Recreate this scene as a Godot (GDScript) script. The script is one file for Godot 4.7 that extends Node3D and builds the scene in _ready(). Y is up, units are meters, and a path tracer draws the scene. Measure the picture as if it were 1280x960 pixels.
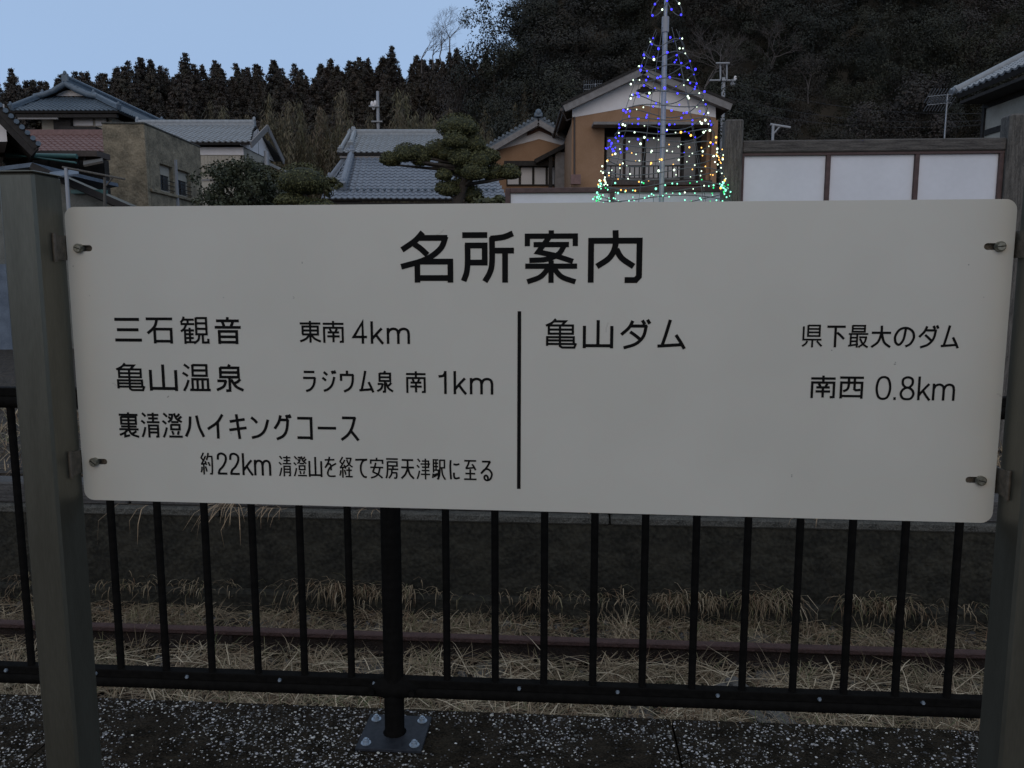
extends Node3D
# Dusk at a small country station: a white information sign between two metal posts,
# a black fence, an overgrown track, the opposite platform, a string-light cone, houses and wooded hills.

const F := 997.0
const PITCH := 7.46
const EYE := 1.4
var rng := RandomNumberGenerator.new()
var taken := {}
var M := {}

# ------------------------------------------------------------------ mesh builder
class MB:
	var v := PackedVector3Array()
	var n := PackedVector3Array()
	var c := PackedColorArray()
	var tint := Color(1, 1, 1)
	var colored := false
	func t3(a: Vector3, b: Vector3, d: Vector3, na: Vector3, nb: Vector3, nd: Vector3):
		v.push_back(a); v.push_back(d); v.push_back(b)
		n.push_back(na); n.push_back(nd); n.push_back(nb)
		if colored:
			c.push_back(tint); c.push_back(tint); c.push_back(tint)
	func tri(a: Vector3, b: Vector3, d: Vector3):
		var m := (b - a).cross(d - a)
		if m.length_squared() < 1e-18: return
		m = m.normalized()
		t3(a, b, d, m, m, m)
	func quad(a: Vector3, b: Vector3, d: Vector3, e: Vector3):
		tri(a, b, d); tri(a, d, e)
	# box with chamfered edges; p = centre, s = size
	func box(p: Vector3, s: Vector3, bev := 0.0, bs := Basis()):
		var h := s * 0.5
		var b: float = minf(bev, minf(h.x, minf(h.y, h.z)) * 0.9)
		if b <= 0.0:
			var q := []
			for i in 8: q.append(p + bs * Vector3(h.x if i & 1 else -h.x, h.y if i & 2 else -h.y, h.z if i & 4 else -h.z))
			quad(q[4], q[5], q[7], q[6]); quad(q[1], q[0], q[2], q[3]); quad(q[5], q[1], q[3], q[7])
			quad(q[0], q[4], q[6], q[2]); quad(q[6], q[7], q[3], q[2]); quad(q[0], q[1], q[5], q[4])
			return
		var ax := [Vector3(1, 0, 0), Vector3(0, 1, 0), Vector3(0, 0, 1)]
		for k in 3:
			for sg in [-1.0, 1.0]:
				var w: Vector3 = ax[k] * sg
				var a: Vector3 = ax[(k + 1) % 3]
				var d: Vector3 = ax[(k + 2) % 3]
				if sg < 0: d = -d
				var ha: float = absf(h.dot(a)) - b
				var hd: float = absf(h.dot(d)) - b
				var o: Vector3 = w * absf(h.dot(w))
				quad(p + bs * (o - a * ha - d * hd), p + bs * (o + a * ha - d * hd), p + bs * (o + a * ha + d * hd), p + bs * (o - a * ha + d * hd))
		for k in 3:
			var e: Vector3 = ax[k]
			var a2: Vector3 = ax[(k + 1) % 3]
			var d2: Vector3 = ax[(k + 2) % 3]
			var he: float = absf(h.dot(e)) - b
			for s1 in [-1.0, 1.0]:
				for s2 in [-1.0, 1.0]:
					var pa: Vector3 = a2 * s1 * absf(h.dot(a2)) + d2 * s2 * (absf(h.dot(d2)) - b)
					var pd: Vector3 = a2 * s1 * (absf(h.dot(a2)) - b) + d2 * s2 * absf(h.dot(d2))
					if s1 * s2 > 0: quad(p + bs * (pa - e * he), p + bs * (pd - e * he), p + bs * (pd + e * he), p + bs * (pa + e * he))
					else: quad(p + bs * (pd - e * he), p + bs * (pa - e * he), p + bs * (pa + e * he), p + bs * (pd + e * he))
		for i in 8:
			var sx := 1.0 if i & 1 else -1.0
			var sy := 1.0 if i & 2 else -1.0
			var sz := 1.0 if i & 4 else -1.0
			var a3 := p + bs * Vector3(sx * h.x, sy * (h.y - b), sz * (h.z - b))
			var b3 := p + bs * Vector3(sx * (h.x - b), sy * h.y, sz * (h.z - b))
			var c3 := p + bs * Vector3(sx * (h.x - b), sy * (h.y - b), sz * h.z)
			if sx * sy * sz > 0: tri(a3, b3, c3)
			else: tri(a3, c3, b3)
	func span(a: Vector3, b: Vector3, bev := 0.0):
		box((a + b) * 0.5, (b - a).abs(), bev)
	func tube(pts: Array, rad, sides := 8, caps := true):
		var m := pts.size()
		if m < 2: return
		var prev_x := Vector3.ZERO
		var rings := []
		for i in m:
			var dir: Vector3 = (pts[mini(i + 1, m - 1)] - pts[maxi(i - 1, 0)]).normalized()
			var x: Vector3 = prev_x - dir * prev_x.dot(dir) if prev_x != Vector3.ZERO else dir.cross(Vector3.UP if absf(dir.y) < 0.9 else Vector3.RIGHT)
			x = x.normalized(); prev_x = x
			var y: Vector3 = dir.cross(x)
			var r: float = rad[i] if rad is Array else rad
			var ring := []
			for k in sides:
				var an := TAU * k / sides
				var nn := x * cos(an) + y * sin(an)
				ring.append([pts[i] + nn * r, nn])
			rings.append(ring)
		for i in m - 1:
			for k in sides:
				var a = rings[i][k]; var b = rings[i][(k + 1) % sides]; var d = rings[i + 1][(k + 1) % sides]; var e = rings[i + 1][k]
				t3(a[0], b[0], d[0], a[1], b[1], d[1]); t3(a[0], d[0], e[0], a[1], d[1], e[1])
		if caps:
			for k in sides:
				tri(pts[0], rings[0][(k + 1) % sides][0], rings[0][k][0])
				tri(pts[m - 1], rings[m - 1][k][0], rings[m - 1][(k + 1) % sides][0])
	func ellipsoid(p: Vector3, r: Vector3, us := 12, vs := 8, wob := 0.0, sd := 0):
		var g := []
		for j in vs + 1:
			var row := []
			var th := PI * j / vs
			for i in us:
				var ph := TAU * i / us
				var d := Vector3(sin(th) * cos(ph), cos(th), sin(th) * sin(ph))
				var k := 1.0 + wob * (sin(d.x * 5 + sd) + sin(d.y * 4 + sd * 2.1) + sin(d.z * 6 + sd * 3.3)) / 3.0
				row.append([p + d * r * k, (d / r).normalized()])
			g.append(row)
		for j in vs:
			for i in us:
				var a = g[j][i]; var b = g[j][(i + 1) % us]; var d2 = g[j + 1][(i + 1) % us]; var e = g[j + 1][i]
				t3(a[0], b[0], d2[0], a[1], b[1], d2[1]); t3(a[0], d2[0], e[0], a[1], d2[1], e[1])
	# flat polygon in the xy plane pushed from z0 (front) back by depth
	func prism(poly: PackedVector2Array, z0: float, depth: float):
		var p := poly
		if Geometry2D.is_polygon_clockwise(p): p.reverse()
		var idx := Geometry2D.triangulate_polygon(p)
		for i in range(0, idx.size(), 3):
			var a := p[idx[i]]; var b := p[idx[i + 1]]; var d := p[idx[i + 2]]
			if (b - a).cross(d - a) < 0:
				var w := b; b = d; d = w
			tri(Vector3(a.x, a.y, z0), Vector3(b.x, b.y, z0), Vector3(d.x, d.y, z0))
			tri(Vector3(a.x, a.y, z0 - depth), Vector3(d.x, d.y, z0 - depth), Vector3(b.x, b.y, z0 - depth))
		for i in p.size():
			var a := p[i]; var b := p[(i + 1) % p.size()]
			quad(Vector3(a.x, a.y, z0 - depth), Vector3(b.x, b.y, z0 - depth), Vector3(b.x, b.y, z0), Vector3(a.x, a.y, z0))
	func mesh() -> ArrayMesh:
		var ar := []
		ar.resize(Mesh.ARRAY_MAX)
		ar[Mesh.ARRAY_VERTEX] = v
		ar[Mesh.ARRAY_NORMAL] = n
		if colored: ar[Mesh.ARRAY_COLOR] = c
		var am := ArrayMesh.new()
		am.add_surface_from_arrays(Mesh.PRIMITIVE_TRIANGLES, ar)
		return am

# ------------------------------------------------------------------ nodes
func numbered(s: String) -> String:
	if not taken.has(s):
		taken[s] = 0
		return s
	taken[s] += 1
	return "%s_%03d" % [s, taken[s]]
func tag(o: Node, label := "", category := "", group := "", kind := ""):
	if label: o.set_meta("label", label)
	if category: o.set_meta("category", category)
	if group: o.set_meta("group", group)
	if kind: o.set_meta("kind", kind)
func thing(called: String, label: String, category: String, at := Vector3.ZERO, turn := 0.0, group := "") -> Node3D:
	var o := Node3D.new()
	o.name = numbered(called)
	add_child(o)
	o.position = at
	o.rotation.y = turn
	tag(o, label, category, group)
	return o
func part(parent: Node, called: String, m: Mesh, mat: Material, at := Vector3.ZERO) -> MeshInstance3D:
	var o := MeshInstance3D.new()
	o.name = called if parent != self else numbered(called)
	o.mesh = m
	o.material_override = mat
	parent.add_child(o, true)
	o.position = at
	return o
func put(parent: Node, called: String, b: MB, mat: Material) -> MeshInstance3D:
	return part(parent, called, b.mesh(), mat)
func structure(called: String, b: MB, mat: Material) -> MeshInstance3D:
	var o := put(self, called, b, mat)
	tag(o, "", "", "", "structure")
	return o
func boxpart(parent, called, a: Vector3, b: Vector3, mat, bev := 0.0) -> MeshInstance3D:
	var m := MB.new(); m.span(a, b, bev)
	return put(parent, called, m, mat)
# world point seen at photo pixel (px, py) at horizontal distance d (survey of the place)
func at(px: float, py: float, d: float) -> Vector3:
	var p := deg_to_rad(PITCH)
	var h := d * tan(atan((480.0 - py) / F) - p)
	var zc := d * cos(p) - h * sin(p)
	return Vector3((px - 640.0) / F * zc, EYE + h, -d)
# upright box whose front face spans two surveyed corners at distance d
func fbox(m: MB, x0: float, y0: float, x1: float, y1: float, d: float, thick: float, bev := 0.0):
	var a := at(x0, y0, d); var b := at(x1, y1, d)
	m.span(a, Vector3(b.x, b.y, -d - thick), bev)
func facade(parent, called, x0, y0, x1, y1, d, thick, mat) -> MeshInstance3D:
	var m := MB.new(); fbox(m, x0, y0, x1, y1, d, thick)
	return put(parent, called, m, mat)
# point in the track's frame: u along the rails, v away from the camera
func tk(u: float, y: float, v: float) -> Vector3:
	var t := deg_to_rad(4.0)
	return Vector3(u * cos(t) + v * sin(t), y, u * sin(t) - v * cos(t))
func track_thing(called, label, category, u, y, v, group := "") -> Node3D:
	return thing(called, label, category, tk(u, y, v), deg_to_rad(-4.0), group)

# ------------------------------------------------------------------ materials
func lin(r: float, g: float, b: float) -> Color:
	return Color(r, g, b).linear_to_srgb()
func noise_tex(a: Color, b: Color, sd: int, freq: float, size := 256, contrast := 1.6, fine := 0.35) -> ImageTexture:
	var n1 := FastNoiseLite.new(); n1.seed = sd; n1.frequency = freq; n1.fractal_octaves = 5
	var n2 := FastNoiseLite.new(); n2.seed = sd + 7; n2.frequency = freq * 9.0; n2.fractal_octaves = 3
	var i1 := n1.get_seamless_image(size, size); var i2 := n2.get_seamless_image(size, size)
	var im := Image.create(size, size, true, Image.FORMAT_RGB8)
	for y in size:
		for x in size:
			var k := (i1.get_pixel(x, y).r - 0.5) * contrast * (1.0 - fine) + (i2.get_pixel(x, y).r - 0.5) * contrast * fine + 0.5
			im.set_pixel(x, y, a.lerp(b, clampf(k, 0, 1)).linear_to_srgb())
	im.generate_mipmaps()
	return ImageTexture.create_from_image(im)
func bump_tex(sd: int, freq: float, strength: float, size := 256, sx := 1.0) -> ImageTexture:
	var n1 := FastNoiseLite.new(); n1.seed = sd; n1.frequency = freq; n1.fractal_octaves = 5
	var im := n1.get_seamless_image(size, size)
	im.convert(Image.FORMAT_RGBA8)
	if sx != 1.0: im.resize(int(size * sx), size)
	im.bump_map_to_normal_map(strength)
	return ImageTexture.create_from_image(im)
func plain(r, g, b, rough := 0.85, metal := 0.0) -> StandardMaterial3D:
	var m := StandardMaterial3D.new()
	m.albedo_color = lin(r, g, b); m.roughness = rough; m.metallic = metal
	return m
# mottled material: colours a..b (linear), tiles per metre
func mottled(a: Color, b: Color, sd: int, scale: float, rough := 0.9, freq := 0.012, nrm := 0.0, contrast := 1.6, fine := 0.35, stretch := Vector3(1, 1, 1)) -> StandardMaterial3D:
	var m := StandardMaterial3D.new()
	m.albedo_texture = noise_tex(a, b, sd, freq, 256, contrast, fine)
	m.roughness = rough
	m.uv1_triplanar = true
	m.uv1_scale = stretch * scale
	if nrm > 0.0:
		m.normal_enabled = true
		m.normal_texture = bump_tex(sd + 3, freq * 3.0, 6.0)
		m.normal_scale = nrm
	return m
func leafy(r, g, b) -> StandardMaterial3D:
	var m := StandardMaterial3D.new()
	m.albedo_color = Color(1, 1, 1); m.vertex_color_use_as_albedo = true
	m.roughness = 0.75
	m.cull_mode = BaseMaterial3D.CULL_DISABLED
	m.set_meta("base", Color(r, g, b))
	return m
# enamelled sheet: faint uneven fading, rare specks of dirt and hairline scratches
func board_material() -> StandardMaterial3D:
	var m := StandardMaterial3D.new()
	var size := 1024
	var n1 := FastNoiseLite.new(); n1.seed = 11; n1.frequency = 0.004; n1.fractal_octaves = 4
	var i1 := n1.get_seamless_image(size, size)
	var im := Image.create(size, size, true, Image.FORMAT_RGB8)
	var a := Color(0.555, 0.522, 0.445); var b := Color(0.605, 0.57, 0.49)
	for y in size:
		for x in size: im.set_pixel(x, y, a.lerp(b, i1.get_pixel(x, y).r).linear_to_srgb())
	rng.seed = 1234
	for k in 46:
		var px := rng.randi_range(4, size - 6); var py := rng.randi_range(4, size - 6)
		var g := rng.randf_range(0.12, 0.42)
		for q in rng.randi_range(1, 3): im.set_pixel(px + rng.randi_range(0, 1), py + rng.randi_range(0, 2), Color(g, g * 0.93, g * 0.8).linear_to_srgb())
	for k in 7:
		var px := rng.randf_range(60, size - 60); var py := rng.randf_range(60, size - 60); var an := rng.randf() * TAU
		for q in rng.randi_range(8, 26):
			var c := im.get_pixel(int(px), int(py)); im.set_pixel(int(px), int(py), c.darkened(0.1))
			px += cos(an); py += sin(an); an += rng.randfn(0, 0.12)
	im.generate_mipmaps()
	m.albedo_texture = ImageTexture.create_from_image(im)
	m.uv1_triplanar = true; m.uv1_scale = Vector3(0.85, 0.85, 0.85)
	m.roughness = 0.4
	return m
func make_materials():
	M.board = board_material()
	M.ink = plain(0.01, 0.0095, 0.009, 0.8); M.ink.metallic_specular = 0.15
	M.post = mottled(Color(0.115, 0.106, 0.08), Color(0.155, 0.144, 0.11), 21, 2.5, 0.38, 0.02, 0.0, 1.5, 0.5, Vector3(3, 0.35, 3))
	M.post.metallic = 0.65
	M.bracket = mottled(Color(0.06, 0.05, 0.035), Color(0.13, 0.1, 0.07), 22, 14.0, 0.6, 0.02, 0.3)
	M.screw = mottled(Color(0.18, 0.17, 0.12), Color(0.34, 0.33, 0.28), 23, 40.0, 0.4, 0.02); M.screw.metallic = 0.7
	M.fence = mottled(Color(0.006, 0.0055, 0.005), Color(0.011, 0.01, 0.009), 24, 6.0, 0.6, 0.02); M.fence.metallic_specular = 0.08
	M.plate = mottled(Color(0.016, 0.018, 0.022), Color(0.032, 0.034, 0.04), 25, 7.0, 0.5, 0.02); M.plate.metallic_specular = 0.3
	M.zinc = mottled(Color(0.26, 0.31, 0.36), Color(0.42, 0.48, 0.54), 26, 30.0, 0.45, 0.02); M.zinc.metallic = 0.5
	M.asphalt = mottled(Color(0.0095, 0.0078, 0.0055), Color(0.042, 0.034, 0.0245), 31, 2.2, 0.95, 0.02, 0.9, 1.9, 0.6); M.asphalt.metallic_specular = 0.12
	M.soil = mottled(Color(0.013, 0.01, 0.007), Color(0.06, 0.045, 0.031), 32, 0.9, 0.95, 0.02, 0.8, 1.8, 0.5)
	M.wall_dark = mottled(Color(0.011, 0.0098, 0.006), Color(0.046, 0.041, 0.028), 33, 0.8, 0.95, 0.015, 0.7, 2.0, 0.5)
	M.coping = mottled(Color(0.03, 0.029, 0.024), Color(0.125, 0.118, 0.1), 34, 1.6, 0.95, 0.02, 0.7, 2.0, 0.6)
	M.timber = mottled(Color(0.025, 0.022, 0.02), Color(0.12, 0.112, 0.105), 35, 1.2, 0.9, 0.02, 0.6, 1.8, 0.6, Vector3(0.5, 7, 7))
	M.rust = mottled(Color(0.042, 0.022, 0.019), Color(0.09, 0.048, 0.041), 36, 2.5, 0.85, 0.02, 0.5, 1.7, 0.5)
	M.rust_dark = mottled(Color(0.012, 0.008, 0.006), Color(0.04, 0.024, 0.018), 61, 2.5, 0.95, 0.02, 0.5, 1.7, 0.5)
	M.oldwood = mottled(Color(0.04, 0.036, 0.031), Color(0.16, 0.142, 0.122), 37, 1.0, 0.9, 0.02, 0.5, 1.8, 0.55, Vector3(8, 0.8, 8))
	M.oldbeam = mottled(Color(0.035, 0.03, 0.027), Color(0.15, 0.132, 0.115), 38, 1.0, 0.9, 0.02, 0.5, 1.9, 0.55, Vector3(0.7, 8, 8))
	M.redwood = mottled(Color(0.06, 0.033, 0.03), Color(0.11, 0.065, 0.058), 39, 3.0, 0.7, 0.02)
	M.panel = mottled(Color(0.70, 0.69, 0.705), Color(0.77, 0.76, 0.78), 40, 0.7, 0.45, 0.01, 0.0, 1.6, 0.3)
	M.steel = mottled(Color(0.26, 0.27, 0.29), Color(0.4, 0.41, 0.43), 41, 3.0, 0.5, 0.02); M.steel.metallic = 0.4
	M.orange = mottled(Color(0.30, 0.172, 0.095), Color(0.36, 0.212, 0.124), 42, 0.25, 0.9, 0.02)
	M.white_wall = mottled(Color(0.75, 0.7, 0.675), Color(0.83, 0.78, 0.755), 43, 0.3, 0.9, 0.015)
	M.cream = mottled(Color(0.37, 0.325, 0.26), Color(0.48, 0.43, 0.35), 44, 0.25, 0.9, 0.015, 0.0, 1.7)
	M.mustard = mottled(Color(0.14, 0.117, 0.08), Color(0.34, 0.277, 0.188), 45, 0.3, 0.95, 0.018, 0.4, 1.8, 0.4)
	M.tile_grey = mottled(Color(0.13, 0.148, 0.178), Color(0.27, 0.30, 0.345), 46, 0.8, 0.5, 0.02, 0.0, 1.8, 0.6)
	M.tile_light = mottled(Color(0.2, 0.21, 0.22), Color(0.36, 0.375, 0.385), 47, 0.8, 0.5, 0.02, 0.0, 1.8, 0.6)
	M.tile_blue = mottled(Color(0.06, 0.085, 0.11), Color(0.15, 0.185, 0.22), 48, 0.8, 0.5, 0.02, 0.0, 1.8, 0.6)
	M.tile_red = mottled(Color(0.14, 0.075, 0.066), Color(0.24, 0.135, 0.12), 49, 0.8, 0.6, 0.02, 0.0, 1.8, 0.6)
	M.dark_wood = mottled(Color(0.014, 0.011, 0.009), Color(0.035, 0.028, 0.023), 50, 1.2, 0.85, 0.02)
	M.brown_eave = mottled(Color(0.06, 0.045, 0.038), Color(0.1, 0.077, 0.066), 51, 1.2, 0.8, 0.02)
	M.soffit = mottled(Color(0.19, 0.17, 0.16), Color(0.27, 0.25, 0.235), 52, 0.7, 0.85, 0.02)
	M.brick = mottled(Color(0.1, 0.05, 0.035), Color(0.16, 0.085, 0.06), 53, 0.7, 0.9, 0.02)
	M.shed_wall = mottled(Color(0.1, 0.1, 0.085), Color(0.19, 0.185, 0.16), 54, 0.6, 0.9, 0.02)
	M.shed_blue = mottled(Color(0.075, 0.095, 0.125), Color(0.14, 0.17, 0.21), 55, 0.6, 0.7, 0.02)
	M.teal = plain(0.06, 0.15, 0.14, 0.5)
	M.glass = plain(0.05, 0.055, 0.06, 0.12)
	M.curtain = mottled(Color(0.5, 0.47, 0.45), Color(0.66, 0.63, 0.61), 56, 1.5, 0.9, 0.02, 0.0, 1.5, 0.4, Vector3(6, 0.3, 6))
	M.pipe = plain(0.33, 0.33, 0.34, 0.5)
	M.wire = plain(0.03, 0.03, 0.032, 0.6)
	M.cord = plain(0.13, 0.135, 0.13, 0.6)
	M.bark = mottled(Color(0.03, 0.024, 0.018), Color(0.075, 0.06, 0.048), 57, 2.0, 0.95, 0.02)
	M.twig = plain(0.12, 0.1, 0.09, 0.95)
	M.culm = plain(0.13, 0.12, 0.065, 0.7)
	M.hill = mottled(Color(0.03, 0.025, 0.017), Color(0.075, 0.06, 0.042), 58, 0.08, 1.0, 0.02)
	M.leaf = leafy(1, 1, 1)
	M.grass = leafy(1, 1, 1)
	M.grass.roughness = 0.9
	M.stone = leafy(1, 1, 1)
	for e in [["blue", Color(0.22, 0.2, 1.0), 3.2], ["white", Color(0.9, 1.0, 0.88), 2.2], ["amber", Color(1.0, 0.74, 0.36), 2.2], ["green", Color(0.12, 0.85, 0.45), 1.6], ["mint", Color(0.55, 1.0, 0.82), 1.7]]:
		var m := plain(0.5, 0.5, 0.5, 0.3)
		m.albedo_color = e[1]
		m.emission_enabled = true; m.emission = e[1]; m.emission_energy_multiplier = e[2]
		M["led_" + e[0]] = m

# ------------------------------------------------------------------ lettering
# every character as pen strokes on a 100 x 100 square: strokes apart by |, ~ marks a curved stroke
const SUI := "~8,2 18,9 26,16|~2,32 12,38 20,44|~22,58 14,80 4,98"
const ITO := "~26,0 16,12 4,24|~4,23 14,28 22,36|~42,14 24,36 6,52|4,53 44,48|~36,38 42,46 47,56|25,52 25,100|~10,64 8,78 2,90|~38,62 44,74 48,86"
func strokes() -> Dictionary:
	return {
	"名": "~44,2 30,18 5,36|38,13 89,13|~86,10 76,34 48,55 3,69|~28,25 40,34 52,46|33,62 33,100|38,59 94,59 94,100|33,91 94,91",
	"所": "1,8 49,8|6,28 44,28 44,61 10,61|~11,26 11,60 9,80 3,97|~98,5 80,12 55,15|~58,12 58,60 54,80 44,98|58,38 100,38|83,38 83,100",
	"案": "50,0 50,12|4,30 4,11 96,11 96,30|16,27 84,27|46,13 25,41 55,47 92,59|~76,27 64,45 40,55 8,57|0,68 100,68|50,57 50,100|~46,70 30,88 4,98|~54,70 70,88 97,98",
	"内": "6,100 6,20 94,20 94,88 88,95 68,95|~50,0 50,30 40,52 17,69|~52,36 62,53 84,69",
	"三": "4,10 92,10|11,49 88,49|3,88 98,88",
	"石": "2,8 98,8|~42,10 32,38 6,62|32,100 32,46 92,46 92,100|32,91 92,91",
	"観": "~14,0 10,12 2,22|12,11 49,11|2,27 50,27|27,12 27,27|~22,27 14,44 2,54|16,46 16,100|14,50 48,50|16,64 46,64|16,78 46,78|16,93 50,93|33,40 33,92|56,5 92,5 92,64 56,64 56,3|56,24 92,24|56,44 92,44|~66,66 62,84 46,98|78,66 78,94 97,94 97,80",
	"音": "50,0 50,14|8,14 92,14|~30,16 34,26 36,34|~70,16 66,26 62,34|2,38 98,38|18,100 18,53 82,53 82,100|18,73 82,73|18,93 82,93",
	"東": "50,0 50,100|4,12 96,12|16,62 16,26 84,26 84,62 14,62|16,44 84,44|~46,64 30,82 4,94|~54,64 70,82 96,94",
	"南": "50,0 50,28|3,13 97,13|8,100 8,31 92,31 92,94 78,95|~33,36 37,42 40,50|~67,36 63,42 60,50|24,52 76,52|22,70 78,70|50,52 50,97",
	"亀": "~34,0 22,13 3,23|28,8 64,8 52,22|12,22 87,22 87,50 12,50 12,20|12,36 87,36|7,92 7,62 90,62 90,85 7,85|7,73 90,73|47,22 47,92 54,97 92,97 97,82",
	"山": "50,2 50,92|8,22 8,100|92,22 92,100|8,91 92,91",
	"温": SUI + "|38,4 88,4 88,42 38,42 38,2|38,23 88,23|36,94 36,55 91,55 91,94|54,55 54,92|72,55 72,92|26,94 100,94",
	"泉": "52,0 46,12|18,12 82,12 82,46 18,46 18,10|18,29 82,29|50,46 50,95 36,96|6,60 38,60|~37,58 28,80 3,94|~88,53 78,63 64,70|~55,54 72,80 98,94",
	"ラ": "14,8 86,8|8,36 92,36|~88,34 80,66 58,88 26,98",
	"ジ": "~14,8 26,14 38,22|~4,34 16,40 28,48|~86,30 70,66 44,86 12,96|70,2 78,16|86,0 94,14",
	"ウ": "50,0 50,18|10,48 10,20 92,20|~88,18 84,56 66,82 28,98",
	"ム": "~44,0 30,50 18,88|2,91 90,85|~64,52 80,76 94,100",
	"ハ": "~30,12 24,56 4,94|~62,8 74,54 96,94",
	"イ": "~84,2 56,34 6,62|58,30 58,100",
	"キ": "8,30 88,20|4,64 96,54|44,0 58,100",
	"ン": "~8,12 24,22 38,34|~94,20 76,62 48,84 8,94",
	"グ": "~40,2 28,30 4,56|34,20 84,20|~81,18 72,60 52,84 14,98|72,0 80,14|88,-2 96,12",
	"コ": "8,12 90,12 90,98|6,90 90,90",
	"ー": "2,50 98,50",
	"ス": "10,8 82,8|~79,5 62,48 38,76 4,96|~54,58 74,76 96,97",
	"ダ": "~40,4 28,28 4,52|34,22 86,22|~83,20 74,58 50,84 12,98|~32,42 48,54 64,68|70,2 78,16|86,0 94,14",
	"裏": "50,0 50,10|4,10 96,10|14,19 86,19 86,46 14,46 14,17|14,32 86,32|50,19 50,68|12,57 88,57|3,68 97,68|~44,70 28,82 4,91|30,80 30,97 54,92|~86,75 76,81 64,85|~50,70 64,88 98,98",
	"清": SUI + "|66,0 66,38|36,9 96,9|40,23 92,23|32,38 100,38|42,100 42,51 90,51 90,95 78,96|42,65 90,65|42,79 90,79",
	"澄": SUI + "|34,7 56,7|~54,6 46,26 30,37|~32,16 38,19 44,25|~62,1 72,22 98,36|~88,3 80,11 72,14|~98,13 90,19 82,24|46,36 82,36|44,47 86,47 86,65 44,65 44,45|~48,72 51,78 54,87|~82,72 79,78 76,87|32,94 100,94",
	"約": ITO + "|~64,0 58,18 49,34|58,16 97,16|~93,16 93,60 90,92 86,96 72,95|~62,42 68,50 75,60",
	"を": "8,16 80,14|~44,0 36,24 10,54|~12,51 34,35 51,40 54,66|~92,32 52,48 34,66 28,82 42,94 86,94",
	"経": ITO + "|50,6 92,6|~90,5 74,34 46,48|~56,12 72,34 100,48|52,63 94,63|73,48 73,93|46,94 100,94",
	"て": "4,12 96,10|~92,10 62,18 46,42 48,72 66,92 90,96",
	"安": "50,0 50,12|6,30 6,13 94,13 94,30|2,47 98,47|~44,24 34,46 20,70|~19,69 58,80 92,98|~74,48 62,76 40,90 6,98",
	"房": "4,5 96,5|14,19 88,19 88,38 14,38|~14,17 14,52 10,80 2,98|56,38 56,54|22,54 98,54|~48,54 44,78 24,98|44,71 88,71|~85,70 85,86 80,96 64,96",
	"天": "8,8 92,8|3,44 97,44|~50,8 50,44 34,76 4,98|~52,46 66,76 96,98",
	"津": SUI + "|66,0 66,100|40,12 89,12 89,41 40,41|30,26 100,26|38,57 96,57|32,75 100,75",
	"駅": "8,66 8,5 47,5|8,21 45,21|8,37 45,37|28,5 28,54|8,54 47,54 45,92 36,97|5,70 2,92|~13,72 16,78 17,88|~23,70 26,76 27,84|~32,68 35,74 37,80|58,6 94,6 94,42 58,42|~58,4 58,50 54,78 44,98|~72,44 80,76 100,98",
	"に": "~12,4 8,40 14,97|~38,23 64,26 94,22|~42,64 44,86 60,92 96,88",
	"至": "4,6 96,6|~42,8 32,26 17,43|14,43 82,38|~64,22 78,34 91,50|50,46 50,94|12,67 88,67|2,94 98,94",
	"る": "16,8 78,8|~76,7 48,38 8,66|~9,65 36,46 66,46 88,66 78,90 54,98 36,92 34,80 46,74 58,82 60,97",
	"県": "30,4 86,4 86,50 30,50 30,2|30,19 86,19|30,34 86,34|8,8 8,66 96,66|52,66 52,100|~28,72 20,84 4,95|~74,72 86,84 98,95",
	"下": "2,8 98,8|46,8 46,100|~54,34 72,46 92,63",
	"最": "20,4 80,4 80,30 20,30 20,2|20,17 80,17|2,40 98,40|13,40 13,88|44,40 44,100|13,56 44,56|13,72 44,72|2,92 50,85|54,54 92,54|~89,53 80,78 52,98|~58,60 74,84 98,98",
	"大": "3,34 97,34|~50,2 50,34 36,74 4,98|~52,38 66,76 96,98",
	"の": "~54,14 46,62 28,86 11,76 8,48 26,20 56,12 84,26 92,54 78,82 56,94",
	"西": "2,8 98,8|8,100 8,30 92,30 92,100|8,89 92,89|~38,8 38,44 32,60 17,68|62,8 62,58 68,63 86,61",
	"4": "70,100 70,4 9,70 98,70",
	"k": "10,0 10,100|~84,31 50,52 12,78|~38,58 64,80 92,100",
	"m": "8,29 8,100|~8,52 16,38 32,33 46,40 50,56|50,52 50,100|~50,54 58,38 74,33 88,40 92,56|92,52 92,100",
	"1": "70,0 70,100|~70,6 54,20 12,24",
	"2": "~12,32 18,10 48,4 80,14 82,36 56,62 26,78 14,95|9,95 92,95",
	"0": "~50,4 22,14 10,50 22,86 50,96 78,86 90,50 78,14 50,4",
	"8": "~50,4 22,12 20,32 36,45 50,47 64,45 80,32 78,12 50,4|~50,47 22,56 10,74 24,92 50,96 76,92 90,74 78,56 50,47",
	".": "20,95 80,95"}
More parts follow.
